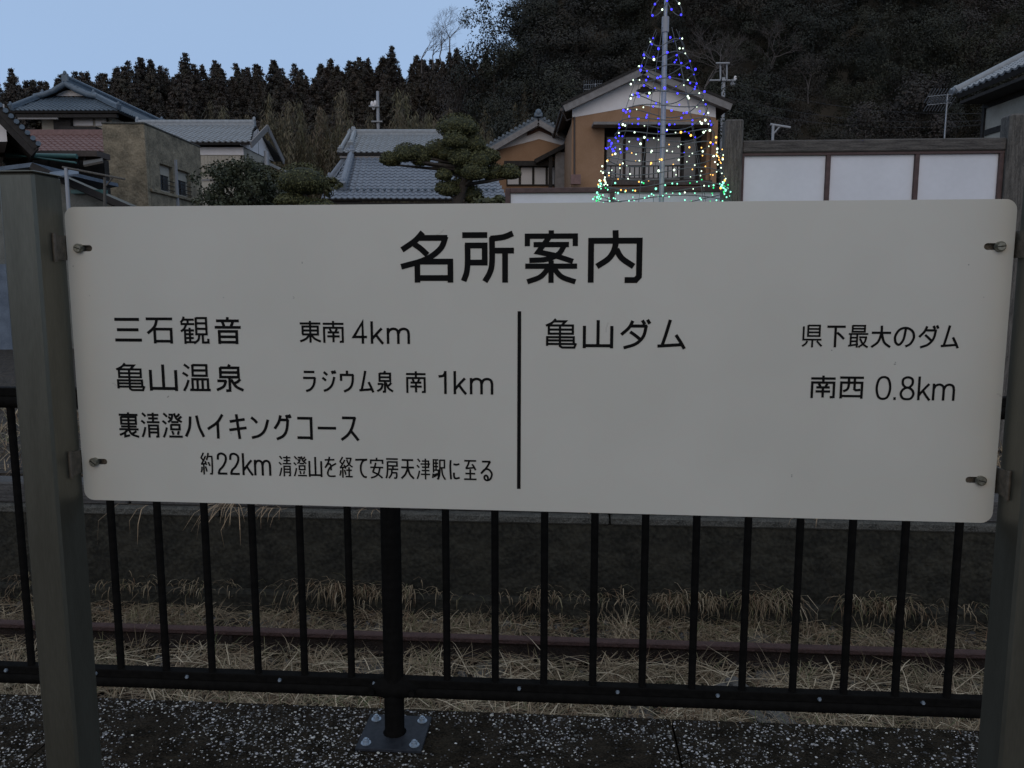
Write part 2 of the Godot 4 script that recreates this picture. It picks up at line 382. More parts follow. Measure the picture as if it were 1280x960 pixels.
# rows: text, pen width, top, foot, then left and right of each character, all in millimetres on the board
func lettering_rows() -> Array:
	return [
	["title_lettering", "名所案内", 7.6, 1466, 1393, [-155, -83, -73, 1, 10, 83, 95, 163]],
	["place_name_lettering", "三石観音", 4.3, 1351, 1311, [-558, -516, -512, -471, -462, -421, -414, -374]],
	["direction_lettering", "東南", 3.3, 1346, 1314, [-294, -263, -262, -231]],
	["distance_lettering", "4km", 3.5, 1346, 1313, [-220, -199, -195, -177, -173, -142]],
	["place_name_lettering", "亀山温泉", 4.3, 1286, 1245, [-559, -517, -510, -470, -463, -421, -415, -374]],
	["detail_lettering", "ラジウム泉南", 3.3, 1279, 1247, [-292, -272, -265, -244, -239, -219, -214, -192, -189, -165, -149, -120]],
	["distance_lettering", "1km", 3.5, 1280, 1246, [-105, -93, -83, -65, -61, -30]],
	["place_name_lettering", "裏清澄ハイキングコース", 3.9, 1217, 1179, [-560, -529, -527, -498, -496, -465, -463, -434, -431, -406, -400, -372, -368, -341, -335, -309, -303, -280, -274, -245, -241, -214]],
	["detail_lettering", "約", 2.8, 1161, 1128, [-443, -424]],
	["distance_lettering", "22km", 3.2, 1162, 1128, [-419, -403, -401, -385, -382, -366, -365, -341]],
	["detail_lettering", "清澄山を経て安房天津駅に至る", 2.7, 1159, 1128, [-330, -311, -309, -289, -287, -268, -265, -247, -244, -224, -222, -203, -201, -181, -179, -160, -158, -138, -136, -116, -114, -95, -90, -75, -71, -52, -48, -31]],
	["place_name_lettering", "亀山ダム", 4.2, 1350, 1309, [39, 81, 89, 128, 137, 177, 184, 222]],
	["detail_lettering", "県下最大のダム", 3.0, 1344, 1313, [368, 394, 398, 423, 425, 451, 453, 479, 482, 507, 511, 536, 538, 561]],
	["direction_lettering", "南西", 3.5, 1279, 1247, [381, 414, 417, 449]],
	["distance_lettering", "0.8km", 3.0, 1279, 1246, [463, 482, 484, 490, 493, 511, 515, 531, 533, 560]]]
func ribbon(m: MB, pts: Array, w: float, z: float):
	var k := pts.size()
	var closed: bool = (pts[0] as Vector2).distance_to(pts[k - 1]) < 1e-6
	var l := []; var r := []
	for i in k:
		var a: Vector2 = pts[i] - pts[i - 1] if i > 0 else (pts[i] - pts[k - 2] if closed else pts[1] - pts[0])
		var b: Vector2 = pts[i + 1] - pts[i] if i < k - 1 else (pts[1] - pts[0] if closed else pts[i] - pts[i - 1])
		a = a.normalized(); b = b.normalized()
		var na := Vector2(-a.y, a.x); var nb := Vector2(-b.y, b.x)
		var nn := (na + nb)
		nn = nn.normalized() if nn.length() > 1e-4 else na
		var ml: float = minf(1.0 / maxf(nn.dot(na), 0.3), 2.6)
		l.append(pts[i] + nn * w * 0.5 * ml); r.append(pts[i] - nn * w * 0.5 * ml)
	for i in k - 1:
		var a := Vector3(l[i].x, l[i].y, z); var b := Vector3(r[i].x, r[i].y, z)
		var c := Vector3(r[i + 1].x, r[i + 1].y, z); var d := Vector3(l[i + 1].x, l[i + 1].y, z)
		var up := Vector3(0, 0, 1)
		m.t3(a, b, c, up, up, up); m.t3(a, c, d, up, up, up)
func write_row(parent: Node, row: Array, book: Dictionary):
	var m := MB.new()
	var s: String = row[1]
	var pw: float = row[2] * 0.001
	var y1: float = row[3] * 0.001; var y0: float = row[4] * 0.001
	for i in s.length():
		var x0: float = row[5][i * 2] * 0.001; var x1: float = row[5][i * 2 + 1] * 0.001
		var list: PackedStringArray = (book[s[i]] as String).split("|")
		var w: float = pw * (0.72 if s[i] in "亀観" else 0.8 if s[i] in "温裏清澄県最駅経約津" else 0.9 if s[i] in "泉東南音石案安房西至を" else 1.0)
		if s[i] == ".": w = pw * 1.25
		var half := w * 0.4
		var lo := 100.0; var hi := 0.0
		for st in list:
			for q in st.trim_prefix("~").split(" "):
				lo = minf(lo, float(q.split(",")[0])); hi = maxf(hi, float(q.split(",")[0]))
		var z := 0.0005
		for st in list:
			var curved := st.begins_with("~")
			var pts := []
			for q in st.trim_prefix("~").split(" "):
				var xy := q.split(",")
				pts.append(Vector2(lerpf(x0 + half, x1 - half, (float(xy[0]) - lo) / (hi - lo)), lerpf(y1 - half, y0 + half, float(xy[1]) / 100.0)))
			if curved:
				var cl: bool = (pts[0] as Vector2).distance_to(pts[-1]) < 1e-6
				var sm := []
				var k := pts.size()
				for j in k - 1:
					var p0: Vector2 = pts[j - 1] if j > 0 else (pts[k - 2] if cl else pts[0] * 2.0 - pts[1])
					var p3: Vector2 = pts[j + 2] if j + 2 < k else (pts[1] if cl else pts[k - 1] * 2.0 - pts[k - 2])
					for e in 6:
						sm.append((pts[j] as Vector2).cubic_interpolate(pts[j + 1], p0, p3, e / 6.0))
				sm.append(pts[k - 1])
				pts = sm
			ribbon(m, pts, w, z)
			z += 0.00002
	put(parent, row[0], m, M.ink)

# ------------------------------------------------------------------ the sign
func build_sign():
	var t := deg_to_rad(5.15)
	var u0 := -0.09; var v0 := 1.05
	var root := thing("information_sign", "cream white sign board with black Japanese lettering, bolted between two metal posts", "sign", Vector3(u0 * cos(t) + v0 * sin(t), 0, u0 * sin(t) - v0 * cos(t)), -t)
	# board with rounded corners and four slotted holes
	var csg := CSGCombiner3D.new(); csg.name = "panel"; root.add_child(csg)
	var w := 0.618; var yb := 1.088; var yt := 1.498; var r := 0.014
	var poly := PackedVector2Array()
	for q in [[w - r, yb + r, -90], [w - r, yt - r, 0], [-w + r, yt - r, 90], [-w + r, yb + r, 180]]:
		for k in 7:
			var an := deg_to_rad(q[2] + k * 15.0)
			poly.append(Vector2(q[0] + r * cos(an), q[1] + r * sin(an)))
	var body := CSGPolygon3D.new(); body.name = "sheet"; body.polygon = poly; body.depth = 0.003; body.material = M.board
	csg.add_child(body)
	for q in [[-0.599, 1.4425, 1], [-0.598, 1.144, 1], [0.600, 1.4405, -1], [0.599, 1.1445, -1]]:
		var hp := PackedVector2Array()
		var x0: float = q[0] - 0.002 * q[2]; var x1: float = q[0] + 0.0135 * q[2]
		var lo := minf(x0, x1); var hi := maxf(x0, x1)
		for k in 9:
			var an := deg_to_rad(-90 + k * 22.5)
			hp.append(Vector2(hi + 0.0042 * cos(an), q[1] + 0.0042 * sin(an)))
		for k in 9:
			var an := deg_to_rad(90 + k * 22.5)
			hp.append(Vector2(lo + 0.0042 * cos(an), q[1] + 0.0042 * sin(an)))
		var cut := CSGPolygon3D.new(); cut.name = "slot"; cut.polygon = hp; cut.depth = 0.02; cut.material = M.board
		cut.operation = CSGShape3D.OPERATION_SUBTRACTION
		csg.add_child(cut); cut.position.z = 0.01
	var book := strokes()
	var print_on := Node3D.new(); print_on.name = "printed_text"; root.add_child(print_on)
	for row in lettering_rows(): write_row(print_on, row, book)
	var dm := MB.new()
	dm.quad(Vector3(0.0022, 1.1188, 0.0005), Vector3(0.0070, 1.1188, 0.0005), Vector3(0.0076, 1.3587, 0.0005), Vector3(0.0028, 1.3587, 0.0005))
	put(print_on, "divider_line", dm, M.ink)
	# posts
	for s in [-1.0, 1.0]:
		var xi: float = -0.622 if s < 0 else 0.6245
		var m := MB.new()
		m.span(Vector3(xi, -0.3, -0.006), Vector3(xi + s * 0.05, 1.538, 0.052), 0.0035)
		m.span(Vector3(xi - s * 0.0008, 1.538, -0.0068), Vector3(xi + s * 0.0508, 1.5405, 0.0528), 0.001)
		put(root, "post", m, M.post)
		for y in [1.443, 1.144]:
			var b := MB.new()
			b.span(Vector3(xi - s * 0.0002, y - 0.0165, -0.009), Vector3(xi - s * 0.003, y + 0.0165, 0.022))
			b.span(Vector3(xi, y - 0.0165, -0.010), Vector3(xi - s * 0.045, y + 0.0165, -0.007))
			b.tube([Vector3(xi - s * 0.002, y - 0.019, 0.022), Vector3(xi - s * 0.0025, y, 0.023), Vector3(xi - s * 0.002, y + 0.019, 0.022)], 0.003, 8)
			put(root, "bracket", b, M.bracket)
	for q in [[-0.599, 1.4425], [-0.598, 1.144], [0.600, 1.4405], [0.599, 1.1445]]:
		var m := MB.new()
		var c := Vector3(q[0], q[1], 0)
		m.tube([c + Vector3(0, 0, -0.014), c + Vector3(0, 0, 0.002)], 0.0033, 10)
		m.tube([c + Vector3(0, 0, 0.0005), c + Vector3(0, 0, 0.0055), c + Vector3(0, 0, 0.0068)], [0.0062, 0.0062, 0.0048], 16)
		var hd := put(root, "bolt", m, M.screw)
		var g := MB.new()
		g.box(c + Vector3(0, 0, 0.00695), Vector3(0.0092, 0.0011, 0.0006), 0.0, Basis(Vector3(0, 0, 1), q[0] * 3.0 + q[1]))
		put(hd, "screw_slot", g, M.ink)

# ------------------------------------------------------------------ fence
func build_fence():
	var v := 2.282
	var root := track_thing("metal_fence", "black metal picket fence along the platform edge behind the sign", "fence", 0, 0, v)
	var posts := [-2.524, -0.524, 1.476]
	for i in posts.size():
		var x: float = posts[i]
		var m := MB.new()
		m.tube([Vector3(x, 0.0095, 0), Vector3(x, 1.07, 0)], 0.0303, 24)
		m.tube([Vector3(x, 0.0095, 0), Vector3(x, 0.016, 0)], [0.036, 0.0303], 24, false)
		m.ellipsoid(Vector3(x, 1.07, 0), Vector3(0.0303, 0.016, 0.0303), 20, 8)
		var p := put(root, "post", m, M.fence)
		var bp := boxpart(p, "base_plate", Vector3(x - 0.1, 0.0, 0.095), Vector3(x + 0.1, 0.0095, -0.095), M.plate, 0.0015)
		for sx in [-1, 1]:
			for sz in [-1, 1]:
				var b := MB.new()
				var c := Vector3(x + sx * 0.074, 0.0095, sz * 0.066)
				b.tube([c, c + Vector3(0, 0.002, 0)], 0.0155, 18)
				b.tube([c + Vector3(0, 0.002, 0), c + Vector3(0, 0.0115, 0)], 0.0098, 6)
				b.tube([c + Vector3(0, 0.0115, 0), c + Vector3(0, 0.016, 0)], [0.0062, 0.005], 10)
				put(p, "anchor_bolt", b, M.zinc)
		for y in [0.148, 1.035]:
			var cm := MB.new()
			cm.ellipsoid(Vector3(x, y + 0.012, 0.0), Vector3(0.088, 0.038, 0.036), 24, 12)
			for s in [-1, 1]: cm.tube([Vector3(x + s * 0.062, y + 0.008, 0.02), Vector3(x + s * 0.062, y + 0.008, 0.038)], 0.009, 12)
			put(p, "clamp", cm, M.fence)
	for y in [0.148, 1.035]:
		for seg in [[-3.6, -2.535], [-2.513, -0.535], [-0.513, 1.465], [1.487, 2.6]]:
			var m := MB.new()
			m.tube([Vector3(seg[0], y, 0), Vector3(seg[1], y, 0)], 0.0215, 18)
			m.span(Vector3(seg[0], y + 0.0165, -0.017), Vector3(seg[1], y + 0.042, 0.017), 0.002)
			put(root, "rail", m, M.fence)
	var bars := []
	for k in 13: bars.append(-0.655 - 0.1475 * k)
	for k in 12: bars.append(-0.358 + 0.1475 * k)
	for k in 7: bars.append(1.63 + 0.1475 * k)
	var bm := MB.new()
	bm.tube([Vector3(0, 0.19, 0), Vector3(0, 1.05, 0)], 0.0112, 12)
	var shared := bm.mesh()
	var zb := MB.new()
	zb.tube([Vector3(0, 0, 0), Vector3(0, 0, 0.005)], [0.0065, 0.005], 6)
	var zmesh := zb.mesh()
	for k in bars.size():
		part(root, "bar", shared, M.fence, Vector3(bars[k], 0, 0))
		if k % 2 == 0: part(root, "rail_bolt", zmesh, M.zinc, Vector3(bars[k] + 0.074, 0.176, 0.017))

# ------------------------------------------------------------------ ground, platform, track
func strip(called: String, prof: Array, mat: Material, u0 := -260.0, u1 := 260.0) -> MeshInstance3D:
	var m := MB.new()
	for i in prof.size() - 1:
		var a = prof[i]; var b = prof[i + 1]
		m.quad(tk(u0, a[1], a[0]), tk(u1, a[1], a[0]), tk(u1, b[1], b[0]), tk(u0, b[1], b[0]))
	return structure(called, m, mat)
func pebble_mesh(sd: int) -> ArrayMesh:
	var m := MB.new()
	m.colored = true
	m.ellipsoid(Vector3.ZERO, Vector3(1, 0.62, 0.85), 7, 4, 0.22, sd)
	return m.mesh()
func scatter(called: String, mesh: Mesh, mat: Material, xf: Array, cols: Array, label: String, cat: String) -> MultiMeshInstance3D:
	var mm := MultiMesh.new()
	mm.transform_format = MultiMesh.TRANSFORM_3D
	mm.use_colors = true
	mm.mesh = mesh
	mm.instance_count = xf.size()
	for i in xf.size():
		mm.set_instance_transform(i, xf[i]); mm.set_instance_color(i, cols[i])
	var o := MultiMeshInstance3D.new()
	o.name = numbered(called); o.multimesh = mm; o.material_override = mat
	add_child(o)
	tag(o, label, cat, "", "stuff")
	return o
func rot() -> Basis:
	return Basis.from_euler(Vector3(rng.randf() * TAU, rng.randf() * TAU, rng.randf() * TAU))
func build_ground():
	strip("ground", [[-250, -1.02], [2.2, -1.0], [3.3, -0.92], [5.25, -0.9], [5.6, -0.9]], M.soil)
	# near platform: a row of long cast blocks with narrow joints, and the wide surface behind them
	var plat := structure("platform", MB.new() if false else _platform_block(-260, 260, -40.0, 1.83), M.asphalt)
	var e := 1
	for k in range(-4, 5):
		var x0 := -1.575 + k * 1.915 + 0.005
		var mb := _platform_block(x0, x0 + 1.915 - 0.006, 1.842, 2.43)
		put(plat, "edge_block", mb, M.asphalt)
		e += 1
	# light aggregate showing in the worn surface
	rng.seed = 71
	var wear := FastNoiseLite.new(); wear.seed = 14; wear.frequency = 1.5; wear.fractal_octaves = 3
	for q in 3:
		var xf := []; var cols := []
		for i in 21000:
			var u := rng.randf_range(-3.0, 2.8); var v := rng.randf_range(1.35, 2.426)
			var keep := 0.6 + 1.4 * wear.get_noise_2d(u, v * 1.5)
			var seam := absf(fposmod(u + 1.575 + 0.9575, 1.915) - 0.9575)
			if v > 1.845: keep += 0.9 * exp(-pow(seam / 0.045, 2.0)) + 0.35 * exp(-pow((2.43 - v) / 0.07, 2.0))
			if rng.randf() > clampf(keep, 0.12, 0.95): continue
			if v > 1.83 and seam < 0.006: continue
			var s := 0.0014 + 0.0036 * pow(rng.randf(), 1.6)
			if rng.randf() < 0.05: s *= 1.6
			var bs := Basis(Vector3.UP, rng.randf() * TAU).scaled(Vector3(s, s * 0.7, s * rng.randf_range(0.7, 1.0)))
			xf.append(Transform3D(bs, tk(u, 0.0003, v)))
			var g := pow(rng.randf(), 2.0) * 0.62 + 0.03
			cols.append(Color(g, g * 0.96, g * rng.randf_range(0.82, 0.98)))
		scatter("aggregate", pebble_mesh(q * 5 + 1), M.stone, xf, cols, ["pale aggregate stones showing in the dark platform surface", "grey aggregate chips set into the platform surface", "small aggregate grit in the platform surface"][q], "aggregate")
	# track
	for q in [[4.57, "rusty brown rail running along the far side of the track"], [3.46, "rail on the near side of the track, below the platform edge"]]:
		var rail := track_thing("rail", q[1], "rail", 0, -0.86, q[0])
		var m := MB.new()
		m.span(Vector3(-60, 0.085, 0.031), Vector3(60, 0.118, -0.031), 0.006)
		put(rail, "rail_head", m, M.rust)
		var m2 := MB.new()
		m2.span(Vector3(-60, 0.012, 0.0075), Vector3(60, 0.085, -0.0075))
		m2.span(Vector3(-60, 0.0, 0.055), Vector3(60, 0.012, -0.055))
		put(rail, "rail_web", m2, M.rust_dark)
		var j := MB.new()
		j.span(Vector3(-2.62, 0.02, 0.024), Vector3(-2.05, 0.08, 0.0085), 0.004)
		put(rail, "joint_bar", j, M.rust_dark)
	for k in 12:
		var u: float = -4.36 + k * 0.79 + [0.0, 0.05, -0.04][k % 3]
		var s := track_thing("sleeper", "weathered wooden sleeper half buried in dry grass under the rails", "sleeper", u, -1.015, 4.0, "sleepers under the rails")
		s.rotation.y += [0.02, -0.05, 0.04, 0.0][k % 4]
		var m := MB.new()
		m.span(Vector3(-0.1, 0, 1.05), Vector3(0.1, 0.128 + [0.0, 0.008][k % 2], -1.05), 0.012)
		put(s, "beam", m, M.oldwood)
	var d := track_thing("plank", "split grey plank lying in the dry grass by the platform edge", "plank", 1.0, -0.855, 3.98)
	d.rotation.y += 0.42
	var dm := MB.new()
	dm.span(Vector3(-0.07, 0.0, 0.3), Vector3(-0.005, 0.05, -0.28), 0.008)
	dm.span(Vector3(0.01, 0.0, 0.32), Vector3(0.085, 0.062, -0.3), 0.008)
	put(d, "board", dm, M.oldwood)
	# opposite platform wall
	var wl := track_thing("platform_wall", "dark stained concrete wall of the opposite platform beyond the track", "wall", 0, -0.95, 5.24)
	var wm := MB.new()
	wm.span(Vector3(-60, 0, 0), Vector3(60, 0.71, -0.4))
	put(wl, "face", wm, M.wall_dark)
	boxpart(wl, "footing", Vector3(-60, 0, 0.085), Vector3(60, 0.2, 0.001), M.wall_dark, 0.015)
	for k in 18:
		var x := -24.0 + k * 2.7
		boxpart(wl, "coping_stone", Vector3(x, 0.711, 0.02), Vector3(x + 2.688, 0.772, -0.4), M.coping, 0.012)
	for k in 9:
		var x := -9.434 + k * 2.12
		var tb := track_thing("edge_timber", "weathered timber lying along the top of the opposite platform wall", "timber", x, -0.178, 5.27 + [0.0, 0.012, -0.008][k % 3], "timbers on the opposite platform edge")
		boxpart(tb, "beam", Vector3(0.004, 0, 0), Vector3(2.108, 0.145 + [0.0, 0.012, 0.006][k % 3], -0.19), M.timber, 0.012)
	strip("opposite_platform", [[5.635, -0.9], [5.64, -0.19], [5.645, -0.06], [9.5, -0.06], [14, 0.2], [26, 1.5], [60, 1.8], [250, 2.2]], M.soil)
func _platform_block(u0: float, u1: float, v0: float, v1: float) -> MB:
	var m := MB.new()
	var q := []
	for y in [-1.1, 0.0]:
		for v in [v0, v1]:
			for u in [u0, u1]: q.append(tk(u, y, v))
	# q: 0 lo v0 u0, 1 lo v0 u1, 2 lo v1 u0, 3 lo v1 u1, 4.. top
	m.quad(q[4], q[5], q[7], q[6]); m.quad(q[6], q[7], q[3], q[2]); m.quad(q[5], q[4], q[0], q[1])
	m.quad(q[7], q[5], q[1], q[3]); m.quad(q[4], q[6], q[2], q[0])
	return m

# ------------------------------------------------------------------ grass
func blade(m: MB, p: Vector3, dir: Vector3, up0: float, length: float, w: float, droop: float, col: Color):
	m.tint = col
	var side := dir.cross(Vector3.UP).normalized() * w * 0.5
	var q := p; var el := up0
	var segs := 3
	for s in segs:
		var d := (dir * cos(el) + Vector3.UP * sin(el))
		var nx := q + d * length / segs
		var k0 := 1.0 - float(s) / segs * 0.55; var k1 := 1.0 - float(s + 1) / segs * 0.55
		if s == segs - 1: k1 = 0.1
		var nn := side.cross(d).normalized()
		m.t3(q - side * k0, q + side * k0, nx + side * k1, nn, nn, nn)
		m.t3(q - side * k0, nx + side * k1, nx - side * k1, nn, nn, nn)
		q = nx; el -= droop
func straw() -> Color:
	var k := rng.randf()
	var c := Color(0.22, 0.155, 0.09).lerp(Color(0.5, 0.385, 0.245), k * k)
	if rng.randf() < 0.22: c = Color(0.17, 0.095, 0.05)
	if rng.randf() < 0.12: c = Color(0.105, 0.115, 0.045)
	if rng.randf() < 0.08: c = Color(0.6, 0.48, 0.32)
	return c * rng.randf_range(0.75, 1.1)
func build_grass():
	rng.seed = 202
	var den := FastNoiseLite.new(); den.seed = 5; den.frequency = 1.1
	var m := MB.new(); m.colored = true
	# track bed
	for i in 6500:
		var u := rng.randf_range(-4.6, 4.0); var v := rng.randf_range(3.2, 5.16)
		var patch := den.get_noise_2d(u * 1.7, v * 2.6)
		if patch < -0.12 and rng.randf() < 0.86: continue
		if absf(v - 4.57) < 0.06: continue
		var heap := 0.0 if v > 4.6 else 0.03
		var c := straw() * (0.62 + 0.5 * smoothstep(-0.3, 0.35, den.get_noise_2d(u * 2.3 + 30.0, v * 3.1)))
		var tall := rng.randf() < 0.14
		var nb := rng.randi_range(6, 13)
		var lean := rng.randf() * TAU
		for b in nb:
			var an := lean + rng.randfn(0.0, 0.9)
			var dir := Vector3(cos(an), 0, sin(an))
			var p := tk(u + rng.randfn(0, 0.035), -0.9 + rng.randf() * heap, v + rng.randfn(0, 0.03))
			var cc := c.lerp(straw(), 0.4)
			if tall: blade(m, p, dir, rng.randf_range(0.7, 1.35), rng.randf_range(0.1, 0.24), 0.0042, rng.randf_range(0.15, 0.7), cc)
			else: blade(m, p + Vector3(0, rng.randf() * 0.05, 0), dir, rng.randf_range(-0.1, 0.4), rng.randf_range(0.1, 0.3), rng.randf_range(0.0035, 0.0075), rng.randf_range(0.05, 0.45), cc)
	for i in 420:
		var u := rng.randf_range(-3.0, 2.8)
		if den.get_noise_2d(u * 2.2, 77.0) < -0.05 and rng.randf() < 0.8: continue
		var c := straw()
		for b in rng.randi_range(2, 6):
			var an := rng.randf() * TAU
			blade(m, tk(u + rng.randfn(0, 0.03), -0.06 + rng.randf() * 0.05, 2.455 + rng.randf() * 0.05), Vector3(cos(an), 0, sin(an)), rng.randf_range(0.2, 1.2), rng.randf_range(0.05, 0.13), 0.003, rng.randf_range(0.3, 0.8), c)
	for i in 700:
		var u := rng.randf_range(-4.2, 3.8); var v := rng.randf_range(3.3, 4.4)
		var an := rng.randf() * TAU
		blade(m, tk(u, -0.85 + rng.randf() * 0.07, v), Vector3(cos(an), 0, sin(an)), rng.randf_range(-0.05, 0.3), rng.randf_range(0.2, 0.42), 0.0062, rng.randf_range(0.0, 0.3), Color(0.58, 0.46, 0.31) * rng.randf_range(0.6, 1.1))
	var o := put(self, "dry_grass", m, M.grass)
	tag(o, "tangled dry straw grass covering the track bed", "grass", "", "stuff")
	# fringe hanging over the footing of the wall
	m = MB.new(); m.colored = true
	for i in 950:
		var u := rng.randf_range(-5.0, 4.6)
		var dd := den.get_noise_2d(u * 1.6, 40.0)
		if dd < 0.06 and rng.randf() < 0.9: continue
		if u < -2.0 and rng.randf() < 0.6: continue
		var c := straw() * 0.85
		var big := 0.75 + 0.5 * rng.randf() * rng.randf() + 0.45 * den.get_noise_2d(u * 5.0, 9.0) + 0.9 * exp(-pow((u - 1.55) / 0.42, 2.0)) + 0.5 * exp(-pow((u + 1.75) / 0.3, 2.0))
		for b in rng.randi_range(2, 8):
			var an := rng.randfn(-0.07, 0.85)
			var dir := tk(sin(an), 0, -cos(an)) - tk(0, 0, 0)
			blade(m, tk(u + rng.randfn(0, 0.03), -0.75 + rng.randfn(0.0, 0.025) + rng.randf() * 0.03 * big, 5.2 + rng.randf_range(-0.05, 0.03)), dir.normalized(), rng.randf_range(0.2, 1.0), rng.randf_range(0.1, 0.19) * big, 0.006, rng.randf_range(0.6, 1.15), c.lerp(straw(), 0.3))
	o = put(self, "hanging_grass", m, M.grass)
	tag(o, "dry grass fringe hanging over the footing of the dark wall", "grass", "", "stuff")
	# a straw tuft hanging from the joint under the timbers
	m = MB.new(); m.colored = true
	for q in [[-2.33, 26, 0.34], [-2.02, 16, 0.2], [-2.95, 3, 0.4], [0.2, 4, 0.12], [1.6, 4, 0.12], [-1.35, 5, 0.15]]:
		for b in q[1]:
			var an := rng.randfn(-0.3, 0.7)
			var dir := (tk(sin(an), 0, -cos(an)) - tk(0, 0, 0)).normalized()
			blade(m, tk(q[0] + rng.randfn(0, 0.04), -0.165, 5.235), dir, rng.randf_range(-0.1, 0.7), q[2] * rng.randf_range(0.5, 1.3), 0.007, rng.randf_range(0.5, 0.9), Color(0.36, 0.25, 0.15) * rng.randf_range(0.7, 1.1))
	o = put(self, "hanging_straw", m, M.grass)
	tag(o, "straw tufts hanging down the wall from the timber joint", "grass", "", "stuff")
	# rough grass on the opposite platform
	m = MB.new(); m.colored = true
	for i in 1500:
		var u := rng.randf_range(-9.0, 5.0); var v := rng.randf_range(5.7, 9.5)
		var c := straw()
		for b in 7:
			var an := rng.randf() * TAU
			blade(m, tk(u + rng.randfn(0, 0.06), -0.06, v + rng.randfn(0, 0.06)), Vector3(cos(an), 0, sin(an)), rng.randf_range(0.1, 1.2), rng.randf_range(0.1, 0.25), 0.009, rng.randf_range(0.1, 0.5), c.lerp(straw(), 0.3))
	o = put(self, "platform_grass", m, M.grass)
	tag(o, "rough dry grass on the opposite platform behind the timbers", "grass", "", "stuff")
	# ballast stones between the grass
	var xf := []; var cols := []
	for i in 2600:
		var u := rng.randf_range(-4.6, 4.0); var v := rng.randf_range(3.1, 5.15)
		var s := rng.randf_range(0.012, 0.034)
		xf.append(Transform3D(rot() * Basis().scaled(Vector3(s, s, s)), tk(u, -0.897 + rng.randf() * 0.012, v)))
		var g := rng.randf_range(0.025, 0.11)
		cols.append(Color(g, g * 0.97, g * 0.94))
	scatter("ballast", pebble_mesh(9), M.stone, xf, cols, "dark ballast stones lying between the dry grass", "ballast")

# ------------------------------------------------------------------ white boards and string lights on the opposite platform
func build_hoarding():
	var v := 7.0
	var r := track_thing("wooden_hoarding", "weathered wooden frame filled with three plain white boards, right of the string lights", "hoarding", 0, -0.06, v)
	boxpart(r, "post", Vector3(1.286, 0, 0.07), Vector3(1.436, 2.775, -0.08), M.oldwood, 0.012)
	boxpart(r, "post", Vector3(3.552, 0, 0.07), Vector3(3.72, 2.79, -0.09), M.oldwood, 0.015)
	boxpart(r, "beam", Vector3(1.438, 2.507, 0.045), Vector3(3.55, 2.607, -0.055), M.oldbeam, 0.01)
	boxpart(r, "beam", Vector3(1.438, 0.55, 0.045), Vector3(3.55, 0.65, -0.055), M.oldbeam, 0.01)
	boxpart(r, "rail", Vector3(1.439, 2.485, 0.03), Vector3(3.55, 2.505, -0.01), M.redwood)
	var xs := [1.44, 2.148, 2.862, 3.548]
	for i in 4:
		var w := 0.02 if i in [0] else 0.036
		boxpart(r, "batten", Vector3(xs[i] - (0.0 if i == 0 else w if i == 3 else w * 0.5), 0.65, 0.03), Vector3(xs[i] + (w if i == 0 else 0.0 if i == 3 else w * 0.5), 2.484, -0.01), M.redwood, 0.003)
	for i in 3:
		boxpart(r, "white_board", Vector3(xs[i] + 0.02, 0.65, 0.005), Vector3(xs[i + 1] - 0.02, 2.484, -0.005), M.panel)
	var w2 := track_thing("white_board_wall", "low white board wall with brown coping and post behind the string lights", "wall", 0, -0.06, 7.7)
	boxpart(w2, "post", Vector3(-0.6, 0, 0.03), Vector3(-0.552, 2.315, -0.03), M.redwood, 0.004)
	boxpart(w2, "post", Vector3(0.385, 0, 0.03), Vector3(0.425, 2.27, -0.01), M.redwood, 0.004)
	boxpart(w2, "coping", Vector3(-0.552, 2.268, 0.035), Vector3(1.62, 2.316, -0.035), M.redwood, 0.005)
	boxpart(w2, "white_board", Vector3(-0.55, 0.3, 0.006), Vector3(0.384, 2.267, -0.006), M.panel)
	boxpart(w2, "white_board", Vector3(0.426, 0.3, 0.006), Vector3(1.62, 2.267, -0.006), M.panel)

